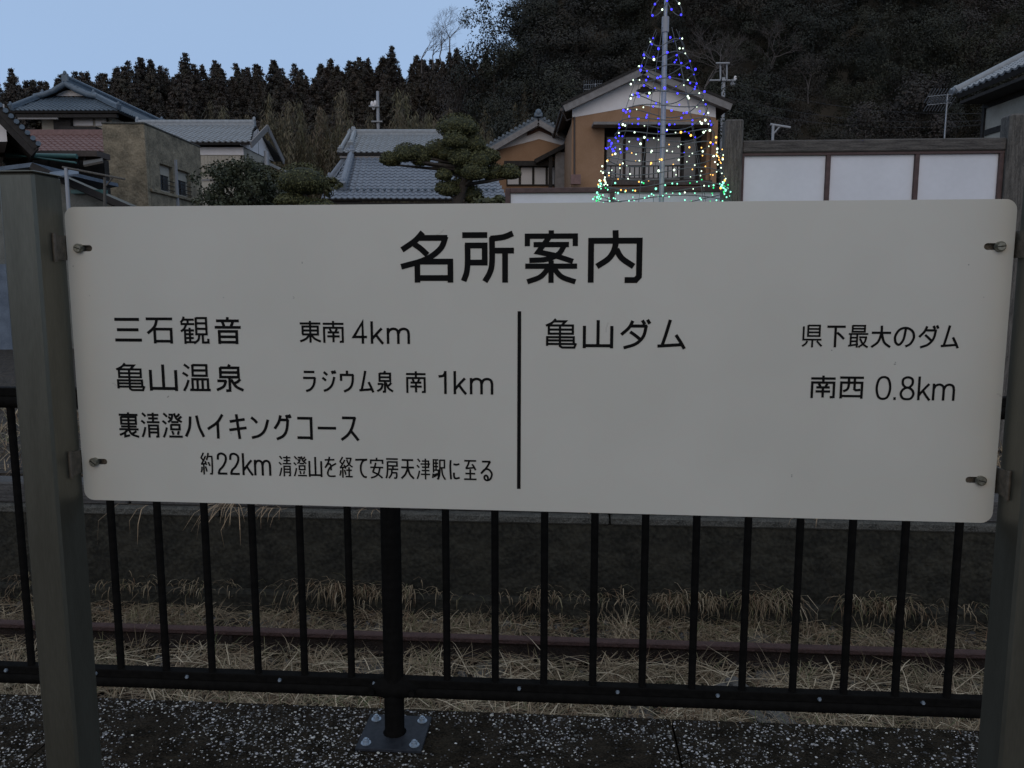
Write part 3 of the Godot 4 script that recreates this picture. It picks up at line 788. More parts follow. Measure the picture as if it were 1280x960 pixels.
func cone_r(y: float) -> float:
	var tab := [[0.4, 0.9], [1.9, 0.6], [2.16, 0.53], [2.45, 0.44], [2.71, 0.36], [2.84, 0.32], [2.93, 0.27], [3.03, 0.245], [3.24, 0.165], [3.38, 0.11], [3.47, 0.05]]
	for i in tab.size() - 1:
		if y <= tab[i + 1][0]: return lerpf(tab[i][1], tab[i + 1][1], clampf((y - tab[i][0]) / (tab[i + 1][0] - tab[i][0]), 0, 1))
	return 0.02
func build_lights():
	rng.seed = 9
	var r := track_thing("string_light_tree", "cone of blue, amber and green string lights wound around a steel pole", "light tree", 0.776, -0.06, 6.9)
	var pm := MB.new()
	pm.tube([Vector3(0, 0, 0), Vector3(-0.005, 3.46, 0)], 0.021, 14)
	put(r, "pole", pm, M.steel)
	pm = MB.new(); pm.tube([Vector3(-0.005, 3.46, 0), Vector3(-0.005, 3.58, 0)], 0.03, 14)
	put(r, "pole_joint", pm, M.pipe)
	pm = MB.new(); pm.tube([Vector3(-0.005, 3.58, 0), Vector3(-0.006, 4.1, 0)], 0.014, 10)
	put(r, "pole_tip", pm, M.steel)
	# wound cord
	var pts := []
	var y := 0.5
	var an := 0.3
	while y < 3.44:
		var rr := cone_r(y - 0.06)
		var sag := 0.025 * sin(an * 2.0 + 0.7) + 0.02 * sin(an * 3.1)
		pts.append(Vector3(cos(an) * rr, y + sag, sin(an) * rr))
		an += 0.12
		y += 0.12 / TAU * 0.105
	var cm := MB.new(); cm.tube(pts, 0.0042, 5)
	put(r, "cord", cm, M.cord)
	for k in 7:
		var g := []
		var a2 := TAU * k / 7.0 + 0.2
		for j in 12:
			var yy := lerpf(0.5, 3.48, j / 11.0)
			g.append(Vector3(cos(a2) * cone_r(yy - 0.06), yy, sin(a2) * cone_r(yy - 0.06)))
		var gm := MB.new(); gm.tube(g, 0.0022, 4)
		put(r, "guy_wire", gm, M.cord)
	# bulbs
	var led := {}
	for c in ["blue", "white", "amber", "green", "mint"]:
		var b := MB.new()
		b.ellipsoid(Vector3.ZERO, Vector3(0.0074, 0.0082, 0.0074), 8, 6)
		led[c] = b.mesh()
	var spots := []
	var low := []
	var acc := 0.0
	for i in range(1, pts.size()):
		acc += (pts[i] as Vector3).distance_to(pts[i - 1])
		if acc > (0.062 if pts[i].y < 2.62 else 0.085):
			acc = 0.0
			var q: Vector3 = pts[i] + Vector3(rng.randfn(0, 0.012), rng.randfn(-0.01, 0.02), rng.randfn(0, 0.012))
			if q.y > 2.12: spots.append(q)
			else: low.append(q)
	# knots of slack cord at the sides
	for q in [[0.47, 2.47, 10], [0.5, 2.24, 9], [0.51, 2.19, 7], [-0.44, 2.56, 8], [-0.5, 2.24, 10], [-0.53, 2.14, 10]]:
		for k in q[2]: spots.append(Vector3(q[0] + rng.randfn(0, 0.024), q[1] + rng.randfn(0, 0.028), 0.05 + rng.randfn(0, 0.03)))
	# the largest bulbs are parts of their own, the rest of the string is joined by colour
	var rest := {"blue": MB.new(), "white": MB.new(), "amber": MB.new(), "green": MB.new(), "mint": MB.new()}
	var sized := []
	for q in spots: sized.append([0.5 + 0.6 * pow(rng.randf(), 1.6) + (0.12 if q.z > 0.0 else 0.0) + (0.08 if q.y > 2.65 else 0.0), q])
	sized.sort_custom(func(p, q): return p[0] > q[0])
	for i in sized.size():
		var q: Vector3 = sized[i][1]
		var h: float = q.y + rng.randfn(0, 0.03)
		var c := "blue"
		if h > 2.62: c = "blue" if rng.randf() < 0.74 else "white"
		elif h > 2.25: c = "amber" if rng.randf() < 0.36 else "white"
		else: c = "green" if rng.randf() < 0.26 else "mint"
		if q.x < -0.3 and h > 2.5 and h < 2.66: c = "blue"
		if i < 299:
			var bulb := part(r, "bulb", led[c], M["led_" + c], q)
			bulb.scale = Vector3.ONE * sized[i][0]
		else: rest[c].ellipsoid(q, Vector3(0.0085, 0.0095, 0.0085) * sized[i][0], 6, 4)
	for q in low: rest["mint"].ellipsoid(q, Vector3(0.006, 0.0065, 0.006), 6, 4)
	for c in rest:
		if rest[c].v.size() > 0: tag(put(r, "smaller_bulbs", rest[c], M["led_" + c]), "", "", "", "stuff")
	# ornament of looped cord at the top
	var star := []
	for k in 61:
		var a3 := TAU * k / 60.0
		var rr := 0.12 + 0.075 * cos(a3 * 5.0)
		star.append(Vector3(sin(a3) * rr, 3.74 + cos(a3) * rr, 0.03))
	var sm := MB.new(); sm.tube(star, 0.004, 5)
	var so := put(r, "star_ornament", sm, M.cord)
	for k in 20:
		var c := "blue" if k % 4 != 3 else "white"
		part(so, "star_bulb", led[c], M["led_" + c], star[k * 3] + Vector3(0, 0, 0.01))
	for q in [[2.9, Color(0.35, 0.35, 1.0)], [2.4, Color(1.0, 0.85, 0.6)], [2.1, Color(0.4, 1.0, 0.7)]]:
		var l := OmniLight3D.new(); l.name = "glow"
		l.light_color = q[1]; l.light_energy = 0.012; l.light_size = 0.25; l.shadow_enabled = true; l.omni_range = 12.0; l.omni_attenuation = 2.0
		r.add_child(l, true); l.position = Vector3(0.1, q[0], 0.35)

# ------------------------------------------------------------------ roofs and houses
# tiled slope: o = left end of the eave, du along the eave, dv up the slope, nn outward; uL/uR limits at eave and ridge
func tiled(m: MB, o: Vector3, du: Vector3, dv: Vector3, nn: Vector3, len: float, l0: float, r0: float, l1: float, r1: float, pu := 0.27, pv := 0.24, amp := 0.045, curve := 0.0):
	var rows := int(ceil(len / pv))
	for r in rows:
		var va := r * pv; var vb := minf((r + 1) * pv, len)
		var la := lerpf(l0, l1, va / len); var ra := lerpf(r0, r1, va / len)
		var c0 := int(floor(la / pu)); var c1 := int(ceil(ra / pu))
		var prev_a := Vector3.ZERO; var prev_b := Vector3.ZERO; var prev_c := Vector3.ZERO
		var first := true
		for ci in range(c0, c1):
			for k in 6:
				var u := (ci + k / 6.0) * pu
				if u < la or u > ra:
					continue
				var s := k / 6.0
				var h := amp * (0.9 * pow(maxf(0.0, cos((s - 0.2) * TAU)), 1.2) - 0.35 * maxf(0.0, cos((s - 0.7) * TAU)))
				var ca := curve * 4.0 * (va / len) * (va / len - 1.0)
				var cb := curve * 4.0 * (vb / len) * (vb / len - 1.0)
				var jit := 0.004 * sin(ci * 12.9 + r * 7.7)
				var a := o + du * u + dv * va + nn * (h + 0.05 + ca + jit)
				var b := o + du * u + dv * (vb + 0.012) + nn * (h + 0.018 + cb + jit)
				var c := o + du * u + dv * (va + 0.004) + nn * (h + ca - 0.004)
				if not first:
					m.quad(prev_a, a, b, prev_b)
					m.quad(prev_c, c, a, prev_a)
				prev_a = a; prev_b = b; prev_c = c; first = false
func ridge(parent, a: Vector3, b: Vector3, mat, rad := 0.13, h := 0.16):
	var m := MB.new()
	var d := b - a
	var bs := Basis.looking_at(d.normalized(), Vector3.UP if absf(d.normalized().y) < 0.95 else Vector3.RIGHT)
	m.box((a + b) * 0.5 + Vector3(0, h * 0.4, 0), Vector3(rad * 1.5, h, d.length()), 0.0, bs)
	m.box((a + b) * 0.5 + Vector3(0, h * 0.65, 0), Vector3(rad * 1.8, h * 0.18, d.length() + 0.02), 0.0, bs)
	m.tube([a + Vector3(0, h * 0.9, 0), b + Vector3(0, h * 0.9, 0)], rad * 0.62, 10)
	var o := put(parent, "ridge", m, mat)
	for p in [a, b]:
		var e := MB.new()
		e.box(p + Vector3(0, h * 0.6, 0), Vector3(rad * 2.1, h * 1.7, rad * 0.7), rad * 0.25, bs)
		e.ellipsoid(p + Vector3(0, h * 1.5, 0), Vector3(rad * 0.55, rad * 0.8, rad * 0.55), 8, 6)
		put(o, "ridge_end_tile", e, mat)
func slope_slab(m: MB, e0: Vector3, e1: Vector3, r1: Vector3, r0: Vector3, th: float):
	# solid sloping slab under the tiles: eave e0-e1, ridge r0-r1
	var nn := (e1 - e0).cross(r0 - e0).normalized()
	if nn.y < 0: nn = -nn
	var q := [e0, e1, r1, r0]; var lo := []
	for p in q: lo.append(p - nn * th)
	if (q[1] - q[0]).cross(q[3] - q[0]).dot(nn) > 0:
		m.quad(q[0], q[1], q[2], q[3]); m.quad(lo[3], lo[2], lo[1], lo[0])
		for i in 4: m.quad(lo[i], lo[(i + 1) % 4], q[(i + 1) % 4], q[i])
	else:
		m.quad(q[3], q[2], q[1], q[0]); m.quad(lo[0], lo[1], lo[2], lo[3])
		for i in 4: m.quad(lo[(i + 1) % 4], lo[i], q[i], q[(i + 1) % 4])
# a tiled slope with its slab: eave left, eave right, ridge left, ridge right seen from outside
func roof_plane(parent, el: Vector3, er: Vector3, rl: Vector3, rr: Vector3, tile_mat, slab_mat, pu := 0.27, pv := 0.24, th := 0.12) -> MeshInstance3D:
	var du := (er - el).normalized()
	var up := rl - el
	var dv := (up - du * up.dot(du)).normalized()
	var nn := du.cross(dv).normalized()
	if nn.y < 0: nn = -nn
	var s := MB.new()
	slope_slab(s, el, er, rr, rl, th)
	var o := put(parent, "roof", s, slab_mat)
	var m := MB.new()
	tiled(m, el + nn * 0.01, du, dv, nn, up.dot(dv), 0.0, (er - el).dot(du), (rl - el).dot(du), (rr - el).dot(du), pu, pv)
	var tl := put(o, "roof_tiles", m, tile_mat)
	tag(tl, "", "", "", "stuff")
	return o
func window(parent, x0, y0, x1, y1, d, panes: int, frame_mat, pane_mat):
	var a := at(x0, y0, d); var b := at(x1, y1, d)
	var w := b.x - a.x
	for i in panes:
		var xa := a.x + w * i / panes; var xb := a.x + w * (i + 1) / panes
		var f := MB.new()
		var t := 0.06
		f.span(Vector3(xa, a.y, -d + 0.05), Vector3(xa + t, b.y, -d))
		f.span(Vector3(xb - t, a.y, -d + 0.05), Vector3(xb, b.y, -d))
		f.span(Vector3(xa + t, a.y, -d + 0.05), Vector3(xb - t, a.y - t, -d))
		f.span(Vector3(xa + t, b.y + t, -d + 0.05), Vector3(xb - t, b.y, -d))
		var wn := put(parent, "window", f, frame_mat)
		boxpart(wn, "pane", Vector3(xa + t, a.y - t, -d + 0.02), Vector3(xb - t, b.y + t, -d + 0.01), pane_mat)
const G0 := 0.5
func poly_at(list: Array, d: float) -> PackedVector2Array:
	var p := PackedVector2Array()
	for q in list:
		var w := at(q[0], q[1], d)
		p.append(Vector2(w.x, w.y))
	return p
func house_here(called, label, cat := "house") -> Node3D:
	return thing(called, label, cat)

func build_house_orange():
	var d := 36.0
	var r := house_here("orange_house", "two-storey house with orange walls, white gable and balcony behind the string lights")
	var m := MB.new()
	fbox(m, 715, 150, 754.6, 232, d, 0.3)
	var a := at(715, 232, d); var b := at(895, 150, d)
	m.span(Vector3(a.x, G0, -d), Vector3(b.x, a.y, -d - 0.3))            # storey below the balcony
	fbox(m, 890.5, 150, 895, 232, d, 0.3)
	m.span(Vector3(a.x, G0, -d - 0.3), Vector3(a.x + 0.3, b.y, -d - 11))   # left side
	m.span(Vector3(b.x - 0.3, G0, -d - 0.3), Vector3(b.x, b.y, -d - 11))
	m.span(Vector3(a.x + 0.3, G0, -d - 10.7), Vector3(b.x - 0.3, b.y, -d - 11))
	m.prism(poly_at([[715, 150], [715, 147], [803, 131.5], [895, 147], [895, 150], [890, 154], [754, 154]], d), -d + 0.003, 0.28)
	put(r, "wall", m, M.orange)
	m = MB.new()
	m.prism(poly_at([[715.5, 147], [715.5, 136], [804, 93], [894.5, 134], [894.5, 147], [803, 131.5]], d), -d + 0.02, 0.25)
	put(r, "gable", m, M.white_wall)
	facade(r, "recess_wall", 753, 140, 892, 245, d + 1.5, 0.2, M.dark_wood)
	facade(r, "balcony_floor", 755, 225, 890, 231, d - 0.2, 1.6, M.brown_eave)
	facade(r, "ceiling", 754, 150, 891, 152.5, d + 0.31, 1.1, M.soffit)
	window(r, 757, 170, 803, 226, d + 1.42, 2, M.brown_eave, M.curtain)
	window(r, 806, 170, 851, 226, d + 1.42, 2, M.dark_wood, M.curtain)
	window(r, 854, 172, 889, 226, d + 1.42, 2, M.dark_wood, M.glass)
	m = MB.new(); fbox(m, 742, 152, 893, 155.5, d - 0.85, 0.83)
	put(r, "awning", m, M.soffit)
	m = MB.new()
	fbox(m, 755, 206.5, 853, 208, d - 0.1, 0.05)
	fbox(m, 755, 222, 853, 223.2, d - 0.1, 0.05)
	var rl := put(r, "railing", m, M.dark_wood)
	for k in 17:
		var x := 757.0 + k * 5.95
		m = MB.new(); fbox(m, x, 208, x + 1.1, 222, d - 0.09, 0.03)
		put(rl, "baluster", m, M.dark_wood)
	# roof
	var fd := d - 0.5
	var ap := at(804, 83, fd); var l := at(703, 131, fd); var rr := at(916, 129, fd)
	var back := Vector3(0, 0, -12.6)
	m = MB.new()
	slope_slab(m, l, l + back, ap + back, ap, 0.22)
	slope_slab(m, rr + back, rr, ap, ap + back, 0.22)
	put(r, "roof", m, M.brown_eave)
	for e in [[l, ap], [rr, ap]]:
		m = MB.new()
		var dd: Vector3 = e[1] - e[0]
		var bs := Basis(dd.normalized(), Vector3(0, 0, 1).cross(dd.normalized()).normalized(), Vector3(0, 0, 1))
		var nrm := Vector3(-dd.y, dd.x, 0).normalized(); if nrm.y < 0: nrm = -nrm
		m.box((e[0] + e[1]) * 0.5 - nrm * 0.17 + Vector3(0, 0, 0.035), Vector3(dd.length(), 0.3, 0.05), 0.0, bs)
		put(r, "barge_board", m, M.soffit)
		m = MB.new(); m.box((e[0] + e[1]) * 0.5 + nrm * 0.02 + Vector3(0, 0, 0.03), Vector3(dd.length() + 0.1, 0.1, 0.14), 0.0, bs)
		put(r, "verge_tiles", m, M.dark_wood)
		m = MB.new(); m.box((e[0] + e[1]) * 0.5 - nrm * 0.27 + Vector3(0, 0, -0.23), Vector3(dd.length() - 0.3, 0.04, 0.44), 0.0, bs)
		put(r, "soffit", m, M.soffit)
	m = MB.new(); m.tube([l + Vector3(-0.05, -0.22, 0.1), l + back + Vector3(-0.05, -0.22, 0)], 0.07, 8)
	put(r, "gutter", m, M.brown_eave)
	m = MB.new(); m.tube([l + Vector3(0, -0.3, 0), l + Vector3(0.2, -0.6, -0.3), at(718, 146, d - 0.06), at(718, 230, d - 0.06)], 0.04, 8)
	put(r, "downpipe", m, M.brown_eave)
	m = MB.new()
	var vc := at(807, 113.5, d)
	m.ellipsoid(vc + Vector3(0, 0, 0.05), Vector3(0.42, 0.1, 0.06), 12, 6)
	m.ellipsoid(vc + Vector3(-0.05, 0.1, 0.05), Vector3(0.2, 0.09, 0.06), 10, 6)
	m.ellipsoid(vc + Vector3(0.12, -0.1, 0.05), Vector3(0.16, 0.08, 0.05), 10, 6)
	put(r, "gable_ornament", m, M.dark_wood)
	# side porch roof, left
	m = MB.new()
	var e0 := at(668, 199, 41); var r0 := at(712, 176, 41)
	slope_slab(m, e0, e0 + Vector3(0, 0, -5), r0 + Vector3(0, 0, -5), r0, 0.2)
	put(r, "side_roof", m, M.dark_wood)
	facade(r, "side_wall", 694, 190, 713, 300, 41.3, 4.0, M.soffit)
	facade(r, "side_post", 686, 195, 690, 300, 41.2, 0.2, M.dark_wood)
	m = MB.new(); fbox(m, 714, 218, 726, 230, 35.4, 0.3)
	put(r, "porch_screen", m, M.tile_red)

func build_house_h():
	var d := 42.0
	var r := house_here("small_orange_house", "orange house with white gable and blue-edged roof, between the cloud-pruned tree and balcony house")
	var m := MB.new()
	var a := at(612, 232, d); var b := at(735, 190, d)
	m.span(Vector3(a.x, G0, -d), Vector3(b.x, b.y, -d - 8))
	m.prism(poly_at([[612, 190], [674, 174], [735, 190]], d), -d, 0.3)
	put(r, "wall", m, M.orange)
	m = MB.new()
	m.prism(poly_at([[612.5, 189.8], [612.5, 183], [674, 151], [734, 183], [734, 189.8], [674, 173.8]], d), -d + 0.01, 0.25)
	put(r, "gable", m, M.white_wall)
	var fd := d - 0.7
	var ap := at(673, 144, fd); var l := at(601, 186, fd); var rr := at(745, 186, fd)
	var back := Vector3(0, 0, -9.5)
	for e in [[l, ap], [rr, ap]]:
		m = MB.new()
		if e[0] == l: slope_slab(m, l, l + back, ap + back, ap, 0.16)
		else: slope_slab(m, rr + back, rr, ap, ap + back, 0.16)
		put(r, "roof", m, M.tile_blue)
		m = MB.new()
		var dd: Vector3 = e[1] - e[0]
		var bs := Basis(dd.normalized(), Vector3(0, 0, 1).cross(dd.normalized()).normalized(), Vector3(0, 0, 1))
		m.box((e[0] + e[1]) * 0.5 + Vector3(0, -0.34, 0.03), Vector3(dd.length(), 0.26, 0.05), 0.0, bs)
		put(r, "barge_board", m, M.soffit)
		for k in 14:
			var q: Vector3 = e[0].lerp(e[1], (k + 0.5) / 14.0)
			m = MB.new(); m.tube([q + Vector3(0, 0.0, 0.1), q + Vector3(0, 0.0, -0.3)], 0.07, 8)
			put(r, "verge_tile", m, M.tile_blue)
	m = MB.new(); m.ellipsoid(ap + Vector3(0, 0.12, 0.1), Vector3(0.16, 0.17, 0.12), 10, 6)
	m.box(ap + Vector3(0, 0.0, 0.1), Vector3(0.42, 0.22, 0.14), 0.04)
	put(r, "ridge_end_tile", m, M.tile_blue)
	m = MB.new(); m.prism(poly_at([[659, 166], [674, 159], [689, 166], [689, 170], [674, 163.5], [659, 170]], d), -d + 0.1, 0.1)
	put(r, "gable_ornament", m, M.brick)
	facade(r, "window_hood", 630, 201, 700, 207, d - 0.5, 0.5, M.dark_wood)
	window(r, 633, 208, 700, 232, d - 0.06, 4, M.dark_wood, M.curtain)
	m = MB.new()
	var e0 := at(632, 252, 38); var r0 := at(603, 230, 38)
	slope_slab(m, e0 + Vector3(0, 0, -4), e0, r0, r0 + Vector3(0, 0, -4), 0.18)
	put(r, "lower_roof", m, M.tile_blue)

func build_house_g():
	var r := house_here("tiled_house", "house with broad blue-grey tiled two-tier roof behind the cloud-pruned tree")
	var el := at(403, 249, 36); var er := at(634, 249, 36)
	var rl := at(437, 197, 38.6); var rr := at(606, 197, 38.6)
	roof_plane(r, el, er, rl, rr, M.tile_grey, M.dark_wood)
	# left hip
	var bl := Vector3(el.x, el.y, -44)
	roof_plane(r, bl, el, Vector3(rl.x, rl.y, -43), rl, M.tile_grey, M.dark_wood)
	ridge(r, rl + Vector3(0.1, 0.05, 0), lerp(rl, el, 0.86) + Vector3(0.75, 0.16, 0.1), M.tile_grey, 0.17, 0.26)
	ridge(r, rl + Vector3(-0.1, 0.05, -0.2), lerp(rl, el, 0.55) + Vector3(-0.55, 0.05, -1.3), M.tile_grey, 0.15, 0.22)
	# upper storey and roof
	var ul := at(421, 191, 38.4); var ur := at(590, 191, 38.4)
	var tl := at(441, 168.5, 40.8); var tt := at(572, 168.5, 40.8)
	boxpart(r, "upper_wall", Vector3(ul.x + 0.8, rl.y - 0.3, -39.3), Vector3(ur.x - 0.8, ul.y + 0.1, -42.4), M.soffit)
	roof_plane(r, ul, ur, tl, tt, M.tile_light, M.dark_wood)
	var ubl := Vector3(ul.x, ul.y, -43.4)
	roof_plane(r, Vector3(ur.x, ul.y, -43.4), ubl, Vector3(tt.x, tl.y, -41), tl + Vector3(0, 0, -0.2), M.tile_light, M.dark_wood)
	var hm := MB.new(); slope_slab(hm, ubl, ul, tl, tl + Vector3(0, 0, -0.3), 0.1)
	put(r, "hip_roof", hm, M.tile_light)
	ridge(r, tl, tt, M.tile_light, 0.14, 0.2)
	ridge(r, tl + Vector3(0.1, 0.0, 0.1), lerp(tl, ul, 0.8) + Vector3(0.5, 0.1, 0), M.tile_light, 0.13, 0.18)
	ridge(r, tl + Vector3(-0.15, 0, 0.0), ul + Vector3(0.15, 0.06, -0.05), M.tile_light, 0.11, 0.14)
	boxpart(r, "eave_board", Vector3(ul.x + 0.1, ul.y - 0.22, -38.5), Vector3(ur.x, ul.y - 0.13, -38.7), M.soffit)
	# snow guards: a row of small stops near the eave
	for k in 24:
		var p: Vector3 = el.lerp(er, (k + 1.5) / 26.0).lerp(rl.lerp(rr, (k + 1.5) / 26.0), 0.16)
		var g := MB.new(); g.ellipsoid(p + Vector3(0, 0.12, 0.05), Vector3(0.07, 0.07, 0.07), 6, 5)
		put(r, "snow_guard", g, M.tile_blue)
	boxpart(r, "wall", Vector3(el.x + 0.9, G0, -37.0), Vector3(er.x - 0.9, el.y - 0.1, -43), M.cream)
	boxpart(r, "fascia", Vector3(el.x + 0.2, el.y - 0.3, -36.1), Vector3(er.x - 0.2, el.y - 0.13, -36.3), M.dark_wood)

func build_house_a():
	var r := house_here("hip_gable_house", "old house with curved hip-and-gable tiled roof below the left skyline")
	var ey: float = at(148, 138.5, 48).y
	var xr: float = at(148, 138, 48).x; var xl: float = at(13, 138, 48).x
	var ap := at(92, 107, 50.6)
	var gy: float = at(92, 123, 50.4).y
	var rb := Vector3(ap.x, ap.y, -63.0)
	# right and left main slopes (run back), front skirt
	var k: float = (ap.y - ey) / (xr - ap.x)
	var gx: float = (ap.y - gy) / k
	roof_plane(r, Vector3(xr, ey, -48.0), Vector3(xr, ey, -65), Vector3(ap.x + gx, gy, -50.2), Vector3(ap.x + gx, gy, -65), M.tile_blue, M.dark_wood)
	roof_plane(r, Vector3(ap.x + gx, gy, -49.7), Vector3(ap.x + gx, gy, -65), ap + Vector3(0, 0, 0.9), rb, M.tile_blue, M.dark_wood)
	roof_plane(r, Vector3(ap.x - gx, gy, -65), Vector3(ap.x - gx, gy, -49.7), rb, ap + Vector3(0, 0, 0.9), M.tile_blue, M.dark_wood)
	roof_plane(r, Vector3(xl, ey, -65), Vector3(xl, ey, -48), Vector3(ap.x - gx, gy, -65), Vector3(ap.x - gx, gy, -50.2), M.tile_blue, M.dark_wood)
	roof_plane(r, Vector3(xl, ey, -48), Vector3(xr, ey, -48), Vector3(ap.x - gx, gy, -50.2), Vector3(ap.x + gx, gy, -50.2), M.tile_blue, M.dark_wood)
	ridge(r, ap + Vector3(0, 0.05, 0.9), rb, M.tile_blue, 0.2, 0.3)
	for s in [-1.0, 1.0]:
		ridge(r, Vector3(ap.x + s * gx, gy, -49.9), Vector3(xr if s > 0 else xl, ey + 0.12, -48.05), M.tile_blue, 0.15, 0.2)
		var m := MB.new()
		var a := ap + Vector3(0, -0.1, 0.95); var b := Vector3(ap.x + s * (gx + 0.35), gy - 0.05, -49.62)
		m.tube([a, a.lerp(b, 0.35) + Vector3(0, -0.12, 0), a.lerp(b, 0.7) + Vector3(0, -0.12, 0), b], 0.16, 8)
		put(r, "barge_roll", m, M.tile_blue)
	var g := MB.new()
	g.prism(PackedVector2Array([Vector2(ap.x - gx, gy), Vector2(ap.x + gx, gy), Vector2(ap.x, ap.y - 0.15)]), -50.25, 0.2)
	put(r, "gable", g, M.dark_wood)
	g = MB.new()
	var arch := PackedVector2Array()
	for i in 13:
		var t := -1.0 + i / 6.0
		arch.append(Vector2(ap.x + t * gx * 0.62, gy + 0.1 + (1.0 - t * t) * (ap.y - gy) * 0.42))
	g.prism(arch, -50.2, 0.06)
	put(r, "gable_plaster", g, M.white_wall)
	boxpart(r, "wall", Vector3(xl + 1.2, G0, -49.0), Vector3(xr - 0.9, ey - 0.15, -64), M.cream)
	boxpart(r, "eave_beam", Vector3(xl + 0.2, ey - 0.34, -48.15), Vector3(xr - 0.2, ey - 0.14, -48.4), M.dark_wood)
	facade(r, "shutter_box", 66, 146, 89, 170, 48.6, 0.38, M.dark_wood)
	facade(r, "window_hood", 74, 158, 120, 162, 48.1, 0.86, M.dark_wood)
	window(r, 84, 163, 118, 172, 48.9, 3, M.dark_wood, M.glass)
	facade(r, "plaster_panel", 89, 147, 116, 157, 48.93, 0.06, M.white_wall)
	facade(r, "plaster_panel", 119, 147, 133, 157, 48.93, 0.06, M.white_wall)
	facade(r, "corner_post", 133, 144, 136, 172, 48.9, 0.09, M.dark_wood)
	facade(r, "rail", 22, 147, 72, 149, 47.9, 0.1, M.soffit)

func build_house_b():
	var r := house_here("concrete_building", "flat-roofed mustard concrete building with stained walls and two recessed windows", "building")
	var c := at(180, 155, 28)
	var x0: float = at(127, 155, 28).x; var x1 := c.x; var top := c.y
	var zb := -32.9
	boxpart(r, "front_wall", Vector3(x0, G0, -28.0), Vector3(x1, top, -28.25), M.mustard, 0.02)
	boxpart(r, "parapet", Vector3(x0, top + 0.001, -27.97), Vector3(x1 + 0.03, top + 0.06, zb), M.coping, 0.01)
	boxpart(r, "back_wall", Vector3(x0, G0, zb + 0.25), Vector3(x1 - 0.25, top, zb), M.mustard)
	boxpart(r, "left_wall", Vector3(x0, G0, -28.26), Vector3(x0 + 0.25, top, zb + 0.26), M.mustard)
	# right wall around two openings
	var yl: float = at(215, 207, 29.7).y; var ys: float = at(215, 241, 29.7).y
	var z := [-28.251, -29.05, -30.15, -30.55, -31.75, zb]
	boxpart(r, "side_wall", Vector3(x1 - 0.25, yl, z[0]), Vector3(x1, top, zb), M.mustard)
	boxpart(r, "side_wall", Vector3(x1 - 0.25, G0, z[0]), Vector3(x1, ys, zb), M.mustard)
	for i in [0, 2, 4]: boxpart(r, "pier", Vector3(x1 - 0.25, ys, z[i]), Vector3(x1, yl, z[i + 1]), M.mustard)
	for i in [1, 3]:
		var f := MB.new()
		f.span(Vector3(x1 - 0.2, ys, z[i]), Vector3(x1 - 0.14, yl, z[i] - 0.07))
		f.span(Vector3(x1 - 0.2, ys, z[i + 1] + 0.07), Vector3(x1 - 0.14, yl, z[i + 1]))
		f.span(Vector3(x1 - 0.2, ys, z[i] - 0.07), Vector3(x1 - 0.14, ys + 0.07, z[i + 1] + 0.07))
		f.span(Vector3(x1 - 0.2, yl - 0.35, z[i] - 0.07), Vector3(x1 - 0.14, yl, z[i + 1] + 0.07))
		var w := put(r, "window", f, M.cream)
		boxpart(w, "pane", Vector3(x1 - 0.19, ys + 0.07, z[i] - 0.07), Vector3(x1 - 0.17, yl - 0.35, z[i + 1] + 0.07), M.glass)
		boxpart(w, "sash", Vector3(x1 - 0.165, ys + 0.07, (z[i] + z[i + 1]) * 0.5 + 0.03), Vector3(x1 - 0.145, yl - 0.35, (z[i] + z[i + 1]) * 0.5 - 0.03), M.dark_wood)
		for j in 3: boxpart(w, "guard_bar", Vector3(x1 + 0.02, ys + 0.08 + j * 0.16, z[i] + 0.02), Vector3(x1 + 0.045, ys + 0.105 + j * 0.16, z[i + 1] - 0.02), M.dark_wood)
	boxpart(r, "sill_ledge", Vector3(x1 + 0.001, ys - 0.12, z[0] + 0.1), Vector3(x1 + 0.09, ys - 0.02, zb), M.mustard, 0.01)
	boxpart(r, "downpipe", Vector3(x1 + 0.001, G0, -30.31), Vector3(x1 + 0.08, yl + 0.3, -30.39), M.pipe)

